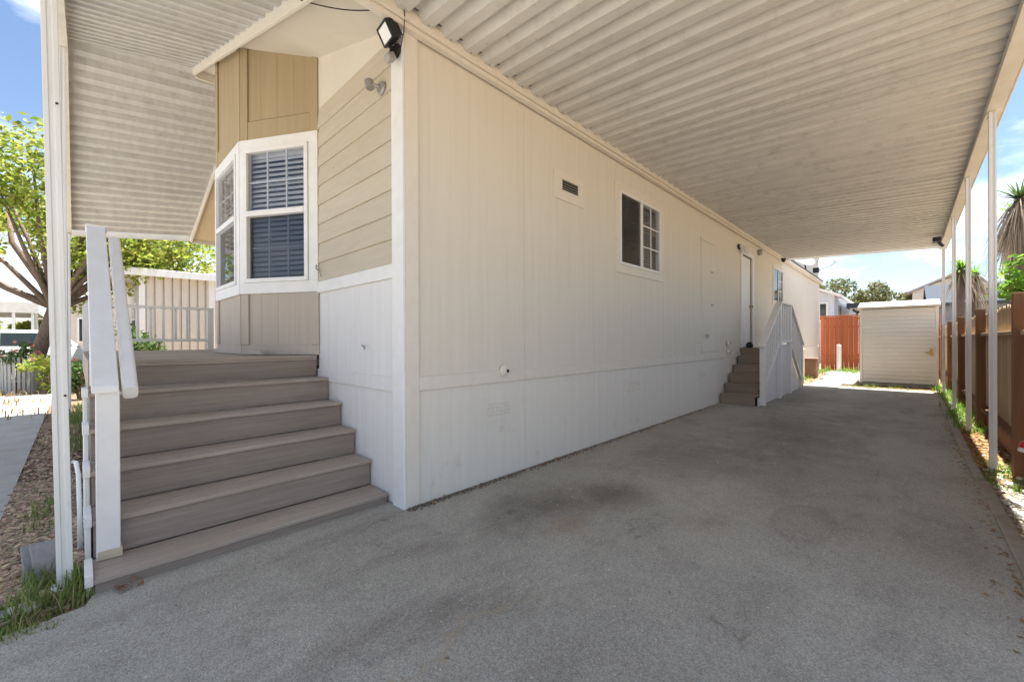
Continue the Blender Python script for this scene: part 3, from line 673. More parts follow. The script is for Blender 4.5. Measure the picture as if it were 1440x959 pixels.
zf = lambda X: 4.975+.3705*(X-RX); dxf = Pn/math.sqrt(1+.3705**2); x = RX-.02; s0 = None
while x - dxf > EX-.06:
    if s0 is None: s0 = ypan(x, zf(x)-.20, AY, zf(x), -.006, -.3705); b0 = (x, zf(x))
    else: inst(s0, s0.location + Vector((x-b0[0], 0, zf(x)-b0[1]+rnd(-.001, .001))), awn)
    x -= dxf
MB().bar((RX, AY-.02, zh(RX)-.21+.10), (RX, OV-.02, zh(RX)+.10), .30, .015).build('ridge_cap', 'beam', awn, bevel=.002)
def awn_beam(xa, xb, fz):
    mb_ = MB(); mb_.prism([(xa, AY+.012, fz(xa)-.21-.10), (xa, AY+.012, fz(xa)-.21+.05), (xb, AY+.012, fz(xb)-.21+.05), (xb, AY+.012, fz(xb)-.21-.10)], (0, -.075, 0))
    return mb_.build('beam', 'beam', awn, bevel=.004)
awn_beam(1.0, RX+.0015, zh); awn_beam(RX-.0015, EX-.05, lambda X: zf(X)+.01)
# far end cap of the low eave
MB().bar((EX-.055, AY-.06, zf(EX)-.20), (EX-.055, 0.0, zf(EX)+.0), .02, .12).build('eave_cap', 'beam', awn, bevel=.003)
for X_, base, topdy in ((-.41, -1.728, -.052), (-4.25, -1.785, -.0), (-8.22, -1.785, 0)):
    zt = (zh(X_) if X_ > RX else zf(X_))-.21-.09
    pts, d = post_profile(X_, base, -.05, zt); mb = MB(); mb.prism(pts, (0, topdy, d[2])); p_ = mb.build('post', 'post', awn, bevel=.0015)
    if X_ > -1:
        MB().box(X_-.05, X_+.05, base-.05, base+.05, -.03, .014).build('foot_plate', 'post', p_, bevel=.003)
        for z in (.98, 2.45): MB().lathe((X_+.0255, base+.018+topdy*z/3.4, z), [(.006, 0), (.006, .004)], 6, (1, 0, 0)).build('bolt', 'dark', p_)

# ------------------------------------------------------------------ front stairs and deck
stairs = thing('front_staircase', (-.9, -.8, 0), 'six wide grey brown composite steps with white railing beside front wall', 'stairs')
RISE, RUN, X1, Z1 = .2076, .2737, -.207, .072
for i in range(5):
    xf = X1-RUN*i; z = Z1+RISE*i; yl = -1.63
    # tread: front board with a nosing line and a back board
    bw = .142
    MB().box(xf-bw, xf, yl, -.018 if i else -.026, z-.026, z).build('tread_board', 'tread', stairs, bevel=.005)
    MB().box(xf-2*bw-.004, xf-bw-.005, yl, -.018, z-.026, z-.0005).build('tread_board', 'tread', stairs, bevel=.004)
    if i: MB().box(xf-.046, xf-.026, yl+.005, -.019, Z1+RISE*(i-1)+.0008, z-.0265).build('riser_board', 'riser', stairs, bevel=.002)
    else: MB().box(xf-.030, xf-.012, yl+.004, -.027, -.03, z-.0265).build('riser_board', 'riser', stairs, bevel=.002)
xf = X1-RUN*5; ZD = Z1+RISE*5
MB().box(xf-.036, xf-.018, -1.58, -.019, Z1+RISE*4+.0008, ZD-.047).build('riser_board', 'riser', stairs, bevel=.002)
# stringer boards on the outside
for i in range(5):
    xf_ = X1-RUN*i; MB().box(xf_-RUN+.03, xf_-.03, -1.656, -1.634, -.02, Z1+RISE*i-.03).build('side_board', 'whitetrim', stairs, bevel=.003)
    MB().box(xf_-RUN+.032, xf_-.0, -1.662, -1.631, Z1+RISE*i-.0295, Z1+RISE*i+.028).build('edge_strip', 'whitetrim', stairs, bevel=.003)
# newel, cap rail, balusters, lower rail, handrail
NX = -.44
newel = MB().box(NX-.09, NX, -1.615, -1.52, Z1+.001, .985).build('newel_post', 'whitetrim', stairs, bevel=.004)
MB().box(NX-.085, NX+.006, -1.611, -1.512, Z1+.0015, Z1+.05).build('bare_base', 'rawwood', newel, bevel=.003)
TX = -1.86; slope = .78; zt = .985+slope*(NX-TX)+.03
cap = MB(); cap.prism([(NX+.03, -1.632, .975), (NX+.03, -1.632, 1.012), (TX, -1.632, zt+.035), (TX, -1.632, zt-.003)], (0, .108, 0)); cap.build('cap_rail', 'whitetrim', stairs, bevel=.005)
MB().box(TX-.09, TX, -1.615, -1.525, ZD-.2, zt-.005).build('newel_post', 'whitetrim', stairs, bevel=.004)
MB().box(TX-.10, TX+.012, -1.634, -1.515, zt-.004, zt+.038).build('post_cap', 'whitetrim', stairs, bevel=.006)
lr = MB(); lr.prism([(NX-.09, -1.595, .30), (NX-.09, -1.595, .36), (TX, -1.595, .36+slope*(NX-.09-TX)), (TX, -1.595, .30+slope*(NX-.09-TX))], (0, .04, 0)); lr.build('lower_rail', 'whitetrim', stairs, bevel=.003)
for k in range(10):
    X_ = NX-.19-k*.122
    if X_ < TX+.03: break
    zb = .36+slope*(NX-.09-X_); ztp = .975+slope*(NX+.03-X_)-.004
    MB().box(X_-.02, X_+.02, -1.594, -1.556, zb-.02, ztp).build('baluster', 'whitetrim', stairs, bevel=.003)
hr = MB(); ha = Vector((-.46, -1.475, .965)); hb = Vector((-1.84, -1.475, 2.045))
d = (hb-ha).normalized(); n_ = Vector((-d.z*-1, 0, d.x*-1)); n_ = Vector((d.z, 0, -d.x))
prof = []
for k in range(14):
    t = 2*math.pi*k/14; c_, s_ = math.cos(t), math.sin(t)
    prof.append((math.copysign(abs(c_)**.55, c_)*.034, math.copysign(abs(s_)**.55, s_)*.045))
vs = [ha + Vector((0, a, 0)) + n_*b_ for a, b_ in prof] + [hb + Vector((0, a, 0)) + n_*b_ for a, b_ in prof]
hr.add(vs, [tuple(range(14))[::-1], tuple(range(14, 28))] + [(i, (i+1) % 14, 14+(i+1) % 14, 14+i) for i in range(14)])
hrail = hr.build('handrail', 'whitetrim', stairs, bevel=.002)
for f in (.08, .85):
    c_ = ha.lerp(hb, f); MB().tube([(c_.x, -1.525, c_.z-.10), (c_.x, -1.49, c_.z-.09), (c_.x, -1.475, c_.z-.05)], .011, 8).build('bracket', 'whitetrim', hrail)

# deck
deck = thing('front_deck', (-3.9, -.8, 0), 'raised grey brown composite deck under the bay window', 'deck')
x = xf
kk = 0
while x > -6.25:
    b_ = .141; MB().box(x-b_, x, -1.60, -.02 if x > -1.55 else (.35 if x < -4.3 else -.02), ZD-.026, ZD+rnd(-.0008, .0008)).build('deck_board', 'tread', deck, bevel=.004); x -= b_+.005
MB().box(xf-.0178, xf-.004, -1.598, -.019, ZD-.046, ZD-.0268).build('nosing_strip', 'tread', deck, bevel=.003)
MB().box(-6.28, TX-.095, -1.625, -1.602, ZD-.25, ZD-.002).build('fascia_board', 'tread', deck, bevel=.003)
for X_ in (-6.1, -4.2, -2.3):
    for Y_ in (-1.52, -.3): MB().box(X_-.045, X_+.045, Y_-.045, Y_+.045, -.05, ZD-.03).build('deck_post', 'greyw', deck)
for k in range(5): MB().box(-6.2, -1.7, -1.598, -1.586, .05+.17*k, .05+.17*k+.15).build('skirt_board', 'greyw', deck, bevel=.003)
# far railing of the deck
RXX = -6.25
MB().box(RXX-.045, RXX+.045, -1.60, -.0, 1.80, 1.842).build('top_rail', 'post', deck, bevel=.004)
MB().box(RXX-.02, RXX+.02, -1.60, -.09, 1.255, 1.30).build('lower_rail', 'post', deck, bevel=.003)
for k in range(9): MB().box(RXX-.019, RXX+.019, -1.48+k*.158-.019, -1.48+k*.158+.019, 1.298, 1.80).build('baluster', 'post', deck, bevel=.003)
for Y_ in (-1.58, -.05): MB().box(RXX-.045, RXX+.045, Y_-.045, Y_+.045, ZD-.2, 1.80).build('rail_post', 'post', deck, bevel=.003)

# ------------------------------------------------------------------ stoop at the side door
stoop = thing('side_stoop', (.32, 8.5, 0), 'brown wooden steps with pale peaked railing below the side door', 'stairs')
SX0, SX1 = .03, .63
zsT = [.20, .373, .546, .72, .893, 1.06]; yT = [7.04, 7.32, 7.60, 7.89, 8.20, 8.45]
YE = 9.70
for i, (yf, z) in enumerate(zip(yT, zsT)):
    yb = yT[i+1]+.02 if i < 5 else YE
    if i < 5: MB().box(SX0, SX1+.03, yf, yb, z-.028, z).build('tread_board', 'treadx', stoop, bevel=.004)
    else:
        yy = yf
        while yy < YE-.1: MB().box(SX0, SX1+.03, yy, min(yy+.138, YE), z-.028, z).build('tread_board', 'treadx', stoop, bevel=.004); yy += .142
    MB().box(SX0, SX1, yf+.015, yf+.032, (zsT[i-1] if i else -.02)+.0008, z-.0285).build('riser_board', 'treadx', stoop, bevel=.002)
yD = [9.70, 9.98, 10.26, 10.54, 10.82, 11.1]
for i in range(5):
    z = zsT[4-i]; MB().box(SX0, SX1+.03, yD[i]+.001, yD[i+1], z-.028, z).build('tread_board', 'treadx', stoop, bevel=.004)
    MB().box(SX0, SX1, yD[i]-.018, yD[i]-.001, z+.0008, zsT[5-i]-.0285).build('riser_board', 'treadx', stoop)
# grooved white side panel with peaked top
prof = [(7.1, 0), (7.1, .06)]
for yf, z in zip(yT, zsT): prof += [(yf+.06, z-.05)] if False else []
sp = MB(); pts = [(7.09, -.01), (7.09, .15), (7.38, .15), (7.38, .32), (7.66, .32), (7.66, .49), (7.95, .49), (7.95, .67), (8.25, .67), (8.25, .84), (8.5, .84), (8.5, .98), (8.74, 1.13), (9.64, 1.13), (11.1, .10), (11.1, -.01)]
sp.prism([(SX1+.032, a, b_) for a, b_ in pts], (.018, 0, 0)); sp.build('side_panel', 'frontwhite', stoop, bevel=.003)
for k in range(13):
    yy = 8.55+k*.2; top = 1.12 if 8.7 < yy < 9.5 else (.98 if yy < 8.7 else 1.13-(yy+.17-9.64)*.71)
    if top > .15: MB().box(SX1+.0505, SX1+.056, yy, yy+.17, .0, top-.03).build('panel_strip', 'frontwhite', stoop, bevel=.002)
def rail(name, a, b_, w=.085, h=.045): return MB().bar(a, b_, w, h).build(name, 'whitetrim', stoop, bevel=.004)
RXs = SX1+.085
MB().box(RXs-.045, RXs+.045, 7.22, 7.31, -.01, 1.13).build('newel_post', 'whitetrim', stoop, bevel=.004)
for yy, zz in ((8.62, 2.0), (9.66, 2.0), (11.1, 1.12)): MB().box(RXs-.045, RXs+.045, yy-.045, yy+.045, .0, zz).build('newel_post', 'whitetrim', stoop, bevel=.004)
rail('cap_rail', (RXs, 7.15, 1.10), (RXs, 8.66, 2.04), .12); rail('cap_rail', (RXs, 8.655, 2.03), (RXs, 9.70, 2.03), .12); rail('cap_rail', (RXs, 9.695, 2.04), (RXs, 11.2, 1.10), .12)
rail('lower_rail', (RXs, 7.31, .32), (RXs, 8.6, 1.17), .06, .07); rail('lower_rail', (RXs, 8.66, 1.20), (RXs, 9.6, 1.20), .09, .06); rail('lower_rail', (RXs, 9.7, 1.18), (RXs, 11.05, .26), .06, .07)
for k in range(8):
    yy = 7.43+k*.155; MB().box(RXs-.018, RXs+.018, yy-.018, yy+.018, .32+(yy-7.31)*.659, 1.06+(yy-7.15)*.6225).build('baluster', 'whitetrim', stoop, bevel=.002)
for k in range(5):
    yy = 8.80+k*.18; MB().box(RXs-.018, RXs+.018, yy-.018, yy+.018, 1.225, 2.01).build('baluster', 'whitetrim', stoop, bevel=.002)
for k in range(8):
    yy = 9.84+k*.155; MB().box(RXs-.018, RXs+.018, yy-.018, yy+.018, 1.18-(yy-9.7)*.681, 2.0-(yy-9.695)*.6225).build('baluster', 'whitetrim', stoop, bevel=.002)
tag(MB().lathe((.18, 8.52, 1.062), [(.055, 0), (.075, .05), (.06, .10), (.03, .125), (.005, .13)], 10).build('shoe', 'dark', smooth=True), 'black shoe left on the top step at the side door', 'shoe')

# ------------------------------------------------------------------ fixtures on the house
fl = thing('floodlight', (-.03, -.03, 3.35), 'black square floodlight with motion sensor on the house corner', 'floodlight')
nrm = Vector((-.10, -.86, -.5)).normalized(); sdv = nrm.cross(Vector((0, 0, 1))).normalized(); upv = sdv.cross(nrm)
c0 = Vector((-.005, -.115, 3.475))
def obox(c, a, b_, n__, wa, wb, wn, mb_=None):
    mb_ = mb_ or MB(); vs = []
    for k in (-1, 1):
        for i, j in ((-1, -1), (1, -1), (1, 1), (-1, 1)): vs.append(Vector(c)+a*wa*i/2+b_*wb*j/2+n__*wn*k/2)
    return mb_.add(vs, [(0, 3, 2, 1), (4, 5, 6, 7), (0, 1, 5, 4), (1, 2, 6, 5), (2, 3, 7, 6), (3, 0, 4, 7)])
obox(c0, sdv, upv, nrm, .155, .125, .055).build('housing', 'dark', fl, bevel=.006)
mb = MB()
for i in range(5): obox(c0+sdv*(-.06+.03*i)-nrm*.045, sdv, upv, nrm, .006, .10, .035, mb)
mb.build('cooling_fins', 'dark', fl)
obox(c0+nrm*.029, sdv, upv, nrm, .125, .095, .006).build('lens', 'lens', fl)
mb = MB(); obox(c0+nrm*.03+upv*.056, sdv, upv, nrm, .15, .012, .016, mb); obox(c0+nrm*.03-upv*.056, sdv, upv, nrm, .15, .012, .016, mb); obox(c0+nrm*.0302+sdv*.07, sdv, upv, nrm, .013, .1, .016, mb); obox(c0+nrm*.0302-sdv*.07, sdv, upv, nrm, .013, .1, .016, mb)
mb.build('bezel', 'dark', fl, bevel=.002)
MB().tube([c0-nrm*.02-upv*.05, (-.045, -.10, 3.42), (-.035, -.05, 3.40), (-.035, -.024, 3.40)], .02, 10).build('bracket', 'dark', fl)
MB().lathe((-.035, -.025, 3.40), [(.05, 0), (.05, .02), (.035, .03)], 14, (0, -1, 0)).build('base', 'dark', fl)
MB().tube([(-.04, -.07, 3.40), (-.02, -.09, 3.34)], .016, 8).build('arm', 'dark', fl)
obox((-.02, -.095, 3.315), sdv, upv, nrm, .07, .055, .06).build('sensor', 'grey', fl, bevel=.01)
so = thing('lamp_holder', (-.30, -.03, 3.22), 'small grey outdoor lamp holder on the lap siding', 'lamp')
MB().lathe((-.27, -.019, 3.225), [(.052, 0), (.052, .012), (.04, .024)], 16, (0, -1, 0)).build('wall_plate', 'grey', so)
MB().tube([(-.275, -.04, 3.23), (-.30, -.075, 3.245), (-.33, -.09, 3.25)], .014, 8).build('arm', 'grey', so)
MB().lathe((-.345, -.095, 3.285), [(.034, 0), (.036, -.02), (.034, -.06), (.028, -.064)], 14, (-.25, -.1, 1)).build('socket', 'grey', so)
cab = MB(); pts = []
for kn in range(13):
    t = kn/12; q = Vector((-.335, -.60, 3.614)).lerp(Vector((.112, -.075, 3.628)), t); q.z -= .05*math.sin(math.pi*t); pts.append(q)
cab.tube(pts, .004, 6); cab.tube([pts[-1], (.115, -.055, 3.59), (.06, -.03, 3.50), (.044, -.05, 3.36), (.01, -.06, 3.34)], .004, 6)
tag(cab.build('power_cable', 'cable', smooth=True), 'thin black cable drooping from the rake to the floodlight', 'cable')
dl = thing('wall_lamp', (.03, 8.42, 3.3), 'white twin floodlight with dark plate above the side door', 'lamp')
MB().lathe((.0165, 8.36, 3.28), [(.06, 0), (.06, .02)], 12, (1, 0, 0)).build('wall_plate', 'dark', dl)
for dy in (-.03, .10):
    MB().lathe((.12, 8.42+dy, 3.26), [(.03, 0), (.05, .03), (.062, .11), (.058, .115)], 14, (.3, .2, -.5)).build('lamp_head', 'whitetrim', dl)
MB().tube([(.03, 8.36, 3.28), (.10, 8.39, 3.30), (.12, 8.42, 3.27), (.12, 8.51, 3.27)], .014, 8).build('arm', 'whitetrim', dl)
tag(MB().lathe((.013, 10.04, 3.40), [(.075, 0), (.075, .04), (.06, .07), (.02, .08)], 14, (1, 0, 0)).build('wall_speaker', 'grey'), 'round grey fitting on the wall beyond the side door', 'fitting')
dc = thing('security_camera', (.1, 12.2, 3.55), 'small black dome camera under the carport far corner', 'camera')
MB().lathe((.13, 12.25, 3.55), [(.06, 0), (.06, -.03), (.05, -.06)], 14).build('base', 'dark', dc); MB().lathe((.13, 12.25, 3.49), [(.048, 0), (.04, -.03), (.02, -.045)], 14).build('dome', 'dark', dc)
pl = thing('beam_light', (3.2, 11.2, 3.4), 'black floodlight hanging on the carport beam near the shed', 'floodlight')
MB().box(3.08, 3.21, 10.9, 11.15, 3.30, 3.40).build('housing', 'dark', pl, bevel=.008); MB().box(3.07, 3.079, 10.92, 11.13, 3.31, 3.39).build('lens', 'lens', pl); MB().tube([(3.18, 11.05, 3.30), (3.24, 11.1, 3.22)], .03, 8).build('sensor', 'dark', pl)
ds = thing('satellite_dish', (-.2, 17.3, 3.75), 'grey satellite dish on the home roof edge by the carport end', 'satellite dish')
mbd = MB(); cD = Vector((-.12, 17.2, 4.15)); ax = Vector((.45, -.5, .75)).normalized()
mbd.lathe(cD, [(.02, -.05), (.15, -.035), (.27, .01), (.34, .06), (.34, .066), (.27, .018), (.15, -.027), (.02, -.042)], 20, ax); mbd.build('reflector', 'grey', ds, smooth=True)
MB().tube([(-.1, 17.3, 3.66), (-.1, 17.3, 3.95), (-.12, 17.22, 4.1)], .025, 8).build('mast', 'dark', ds)
MB().tube([cD-ax*.03, (.22, 17.2, 4.0), (.42, 17.2, 4.42)], .014, 6).build('feed_arm', 'grey', ds)
MB().box(.12, .30, 17.3, 17.5, 3.72, 3.90).build('junction_box', 'dark', ds, bevel=.01)
MB().tube([(.25, 17.5, 3.80), (.62, 17.6, 3.95), (.78, 17.6, 4.08), (.72, 17.6, 4.13)], .012, 6).build('antenna', 'dark', ds)

# ------------------------------------------------------------------ right fence
fence = thing('wooden_fence', (3.45, 6, 0), 'brown wooden fence with dark posts and rails beside carport posts', 'fence')
FY0, FY1 = 1.2, 19.9
yy = FY0; k = 0
while yy < FY1:
    h = 1.62+rnd(-.015, .015); t = .142; xo = 3.525+rnd(-.003, .003)
    mb = MB(); mb.prism([(xo, yy, -.03), (xo, yy+t, -.03), (xo, yy+t, h-.035), (xo, yy+t-.03, h), (xo, yy+.03, h), (xo, yy, h-.035)], (.018, 0, 0)); mb.build('fence_board', 'board', fence); yy += t+.005
for Y_ in (1.35, 4.22, 7.1, 10.1, 13.05, 16.0, 19.0): MB().box(3.395, 3.485, Y_-.06, Y_+.06, -.06, 1.66).build('fence_post', 'brown', fence, bevel=.005)
for a, b_ in ((1.41, 4.16), (4.28, 7.04), (7.16, 10.04), (10.16, 12.99), (13.11, 15.94), (16.06, 18.94)):
    for z in (.24, 1.28): MB().box(3.435, 3.522, a+.002, b_-.002, z, z+.04).build('rail', 'brown' if z < 1 else 'board', fence, bevel=.003)
    MB().box(3.487, 3.5235, a+.002, b_-.002, -.02, .2).build('kick_board', 'brown', fence, bevel=.003)
cap = thing('red_white_item', (3.46, 3.9, .28), 'unidentified red and white item on the lower fence rail', 'item')  # what this item is stays unidentified; dome and rim are invented
MB().lathe((3.455, 3.9, .318), [(.06, 0), (.065, .02), (.05, .05), (.02, .062)], 14).build('crown', 'redp', cap, smooth=True)
MB().lathe((3.455, 3.9, .2815), [(.07, 0), (.072, .012), (.062, .034)], 14).build('rim', 'whitetrim', cap, smooth=True)

# ------------------------------------------------------------------ shed and back yard
shed = thing('garden_shed', (2.5, 14.2, 0), 'cream vinyl garden shed with low pitched roof at the driveway end', 'shed')
sx0, sx1, sy0, sy1 = 1.735, 3.235, 13.6, 15.1
z = .05; nb = 19; hb = (2.06-z)/nb
for i in range(nb):
    a = z+i*hb
    mb = MB(); mb.prism([(sx0+.03, sy0, a+hb), (sx0+.03, sy0-.024, a+.006), (sx0+.03, sy0-.018, a), (sx0+.03, sy0+.02, a), (sx0+.03, sy0+.02, a+hb)], (sx1-sx0-.06, 0, 0)); mb.build('siding_strip', 'shedw', shed)
    mb = MB(); mb.prism([(sx0, sy0+.03, a+hb), (sx0-.014, sy0+.03, a+.004), (sx0-.01, sy0+.03, a), (sx0+.02, sy0+.03, a), (sx0+.02, sy0+.03, a+hb)], (0, sy1-sy0-.06, 0)); mb.build('siding_strip', 'shedw', shed)
for x_, y_ in ((sx0, sy0), (sx1, sy0), (sx0, sy1), (sx1, sy1)): MB().box(x_-.03 if x_ == sx0 else x_-.029, x_+.029 if x_ == sx0 else x_+.03, y_-.03, y_+.029, .03, 2.075).build('corner_post', 'shedw', shed, bevel=.006)
MB().box(sx0+.03, sx1-.03, sy1-.02, sy1+.01, .05, 2.06).build('rear_wall', 'shedw', shed); MB().box(sx1-.02, sx1+.01, sy0+.03, sy1-.03, .05, 2.06).build('side_wall', 'shedw', shed)
mb = MB(); ym = (sy0+sy1)/2
mb.prism([(sx0-.07, sy0-.10, 2.078), (sx0-.07, sy0-.10, 2.13), (sx0-.07, ym, 2.31), (sx0-.07, sy1+.1, 2.13), (sx0-.07, sy1+.1, 2.078)], (sx1-sx0+.14, 0, 0)); mb.build('roof', 'shedr', shed, bevel=.008)
MB().box(sx0-.05, sx1+.05, sy0-.06, sy1+.05, -.03, .028).build('floor_slab', 'concrete', shed, bevel=.01)
lt = MB().box(3.10, 3.16, sy0-.03, sy0-.0145, .80, .98).build('latch', 'brass', shed, bevel=.003)
MB().bar((3.02, sy0-.035, .88), (3.14, sy0-.035, .88), .02, .025).build('handle', 'brass', lt)

rf = thing('red_fence', (1.6, 20, 0), 'red stained plank fence closing the back yard', 'fence')
x = .02
while x < 3.5:
    w_ = .147; MB().box(x, x+w_, 20.0+rnd(0, .006), 20.022, -.03, 2.17+rnd(-.01, .01)).build('plank', 'red', rf, bevel=.003); x += w_+.006
for z in (.5, 1.7): MB().box(.02, 3.5, 20.0225, 20.06, z, z+.09).build('rail', 'red', rf)
MB().box(.0, 3.5, 19.975, 20.06, 2.185, 2.22).build('cap_board', 'red', rf, bevel=.004)
tag(MB().lathe((.76, 18.6, -.03), [(.075, 0), (.075, 1.02), (.06, 1.05), (.02, 1.06)], 14).build('white_bollard', 'whitetrim'), 'short white post standing before the red fence', 'post')
bn = thing('utility_box', (.25, 13.9, 0), 'beige utility box against the home wall past the stoop', 'box')
MB().box(.03, .34, 13.7, 14.1, -.03, .92).build('body', 'creamtrim', bn, bevel=.01); MB().box(.02, .36, 13.69, 14.11, .921, .95).build('lid', 'creamtrim', bn, bevel=.005)
pt = thing('terracotta_planter', (.3, 15.2, 0), 'square terracotta planter beside the utility box', 'planter')
mb = MB(); mb.prism([(.08, 14.95, -.03), (.52, 14.95, -.03), (.52, 15.4, -.03), (.08, 15.4, -.03)], (0, 0, .58)); mb.build('body', 'rust', pt, bevel=.02); MB().box(.05, .55, 14.92, 15.43, .551, .62).build('rim', 'rust', pt, bevel=.01)

# ------------------------------------------------------------------ left bed odds and ends
for c_, lab, rz, tilt, L_, hh in (((-.62, -1.80, .085), 'grey weathered plank leaning at the awning post, in front', .25, .55, .10, .20), ((-.68, -1.845, .075), 'grey weathered plank half hidden behind the leaning one', .2, .5, .085, .19)):
    mb = MB(); mb.box(-.013, .013, -L_/2, L_/2, -hh/2, hh/2); o = mb.build('grey_plank', 'greyw', bevel=.003); o.location = c_; o.rotation_euler = (0, -tilt, rz); tag(o, lab, 'plank')
tag(MB().prism([(-.33, -1.83, -.03), (-.22, -1.80, -.03), (-.20, -1.88, -.03), (-.31, -1.92, -.03)], (0, 0, .055)).build('concrete_block', 'concrete', bevel=.01), 'whitish broken block in the grass by the post foot', 'block')
tag(MB().prism([(-.46, -1.99, -.03), (-.29, -1.885, -.03), (-.26, -1.92, -.03), (-.42, -2.06, -.03)], (0, 0, .035)).build('flat_stone', 'greyw', bevel=.008), 'flat grey stone lying at the mulch bed corner', 'stone')
tag(MB().tube([(-.93, -1.675, -.03), (-.95, -1.676, .25), (-.99, -1.68, .44), (-1.06, -1.69, .50), (-1.14, -1.70, .49)], .011, 10).build('bent_pipe', 'pvc', smooth=True), 'bent white plastic pipe standing beside the stairs', 'pipe')
dlf = MB()
for k in range(16):
    a = rnd(0, 6.28); c_ = Vector((-.165+rnd(-.03, .03), -1.50+rnd(-.05, .05), .012+rnd(0, .02))); t = Vector((math.cos(a), math.sin(a), rnd(-.3, .8)))*.02; s_ = Vector((-math.sin(a), math.cos(a), rnd(-.4, .4)))*.011
    dlf.add([c_-t, c_+s_, c_+t, c_-s_], [(0, 1, 2, 3)])
tag(dlf.build('dead_leaf', 'rust'), 'curled rust brown dead leaf against the bottom step', 'leaf')

# ------------------------------------------------------------------ vegetation
def leaves(mb, c, rad, n, size, squash=.8, hollow=.55):
    c = Vector(c)
    for k in range(n):
        v = Vector((random.gauss(0, 1), random.gauss(0, 1), random.gauss(0, 1))).normalized()*(hollow+(1-hollow)*random.random())
        p = c + Vector((v.x*rad, v.y*rad, v.z*rad*squash)); s_ = size*rnd(.6, 1.35)
        a = Vector((random.gauss(0, 1), random.gauss(0, 1), random.gauss(0, .7))).normalized(); b_ = a.orthogonal().normalized()
        b_ = (Matrix.Rotation(rnd(0, 6.28), 3, a) @ b_)
        mb.add([p-a*s_, p+b_*s_*.5, p+a*s_, p-b_*s_*.5], [(0, 1, 2, 3)])
def tree(name, base, h, crad, clumps, lsize, leafmat, label, trunk_r, nleaf, cz=.62, squash=.75, group=None, cat='tree', lean=(0, 0), offs=(0, 0)):
    t = thing(name, base, label, cat, group); b = Vector(base)
    top = b+Vector((lean[0], lean[1], h*.34)); tr = MB()
    tr.tube([b-Vector((0, 0, .1)), b+Vector((lean[0]*.3, lean[1]*.3, h*.12)), b+Vector((lean[0]*.7, lean[1]*.7, h*.24)), top], [trunk_r*1.25, trunk_r, trunk_r*.88, trunk_r*.8], 10)
    cr = MB(); cc = b+Vector((lean[0]+offs[0], lean[1]+offs[1], h*cz))
    for k in range(clumps):
        v = Vector((random.gauss(0, 1), random.gauss(0, 1), random.gauss(0, 1))).normalized()*(random.random()**.4)
        p = cc+Vector((v.x*crad, v.y*crad, v.z*crad*squash)); r_ = crad*rnd(.2, .36)
        leaves(cr, p, r_, nleaf, lsize)
        if k % 4 == 0:
            mid = top.lerp(p, .5)+Vector((rnd(-.2, .2), rnd(-.2, .2), rnd(-.1, .3)))*crad*.2
            tr.tube([top-Vector((0, 0, .1)), mid, p], [trunk_r*.5, trunk_r*.3, trunk_r*.1], 7)
    tr.build('trunk', 'bark', t, smooth=True); cr.build('crown', leafmat, t)
    return t
lt_ = tree('street_tree', (-15.2, -2.62, 0), 6.7, 3.0, 66, .08, 'leafy', 'yellow green leafy tree with thick leaning trunk past the deck', .17, 330, .69, .72, lean=(.2, .5), offs=(0, .95))
# two heavy visible limbs
MB().tube([(-15.05, -2.2, 2.3), (-15.2, -3.0, 2.75), (-15.4, -3.9, 3.4), (-15.4, -4.8, 4.2)], [.11, .09, .07, .05], 9).build('limb', 'bark', lt_, smooth=True)
MB().tube([(-15.0, -2.05, 2.4), (-14.9, -2.5, 3.2), (-15.1, -2.9, 4.0), (-15.3, -3.0, 5.0)], [.11, .08, .065, .04], 9).build('limb', 'bark', lt_, smooth=True)
for i, (x_, y_, h_, r_) in enumerate(((-1.6, 44, 6.6, 2.6), (1.2, 46, 6.2, 2.2), (3.6, 43, 5.3, 1.5), (-5.5, 45, 6.9, 2.6))):
    tree('olive_tree', (x_, y_, 0), h_, r_, 34, .14, 'leafo', ['broad olive green tree behind the pale blue house', 'olive green tree above the flat carport roof', 'small olive tree showing above the shed roof', 'tall olive tree hidden mostly by the home roof'][i], .2, 110, .68, .8, group='olive trees behind the back fence')
# bright shrub behind the right fence
def shrub(name, c, rad, n, clumps, size, m_, label, group=None, sq=.9):
    o_ = thing(name, (c[0], c[1], 0), label, 'shrub', group); mb_ = MB()
    for k in range(clumps):
        v = Vector((random.gauss(0, 1), random.gauss(0, 1), random.gauss(0, 1))).normalized()*random.random()**.4
        leaves(mb_, Vector(c)+Vector((v.x*rad, v.y*rad, v.z*rad*sq)), rad*.4, n, size, 1, .3)
    mb_.build('foliage', m_, o_)
    st = MB()
    for k in range(4): st.tube([(c[0]+rnd(-.05, .05), c[1]+rnd(-.05, .05), -.06), (c[0]+rnd(-.3, .3)*rad, c[1]+rnd(-.3, .3)*rad, c[2]*.6), (c[0]+rnd(-.6, .6)*rad, c[1]+rnd(-.6, .6)*rad, c[2])], [.03, .02, .01], 6)
    st.build('stem', 'bark', o_); return o_
shrub('leafy_shrub', (4.25, 9.2, 2.05), .55, 60, 16, .075, 'leafb', 'bright green leafy shrub rising behind the brown fence')
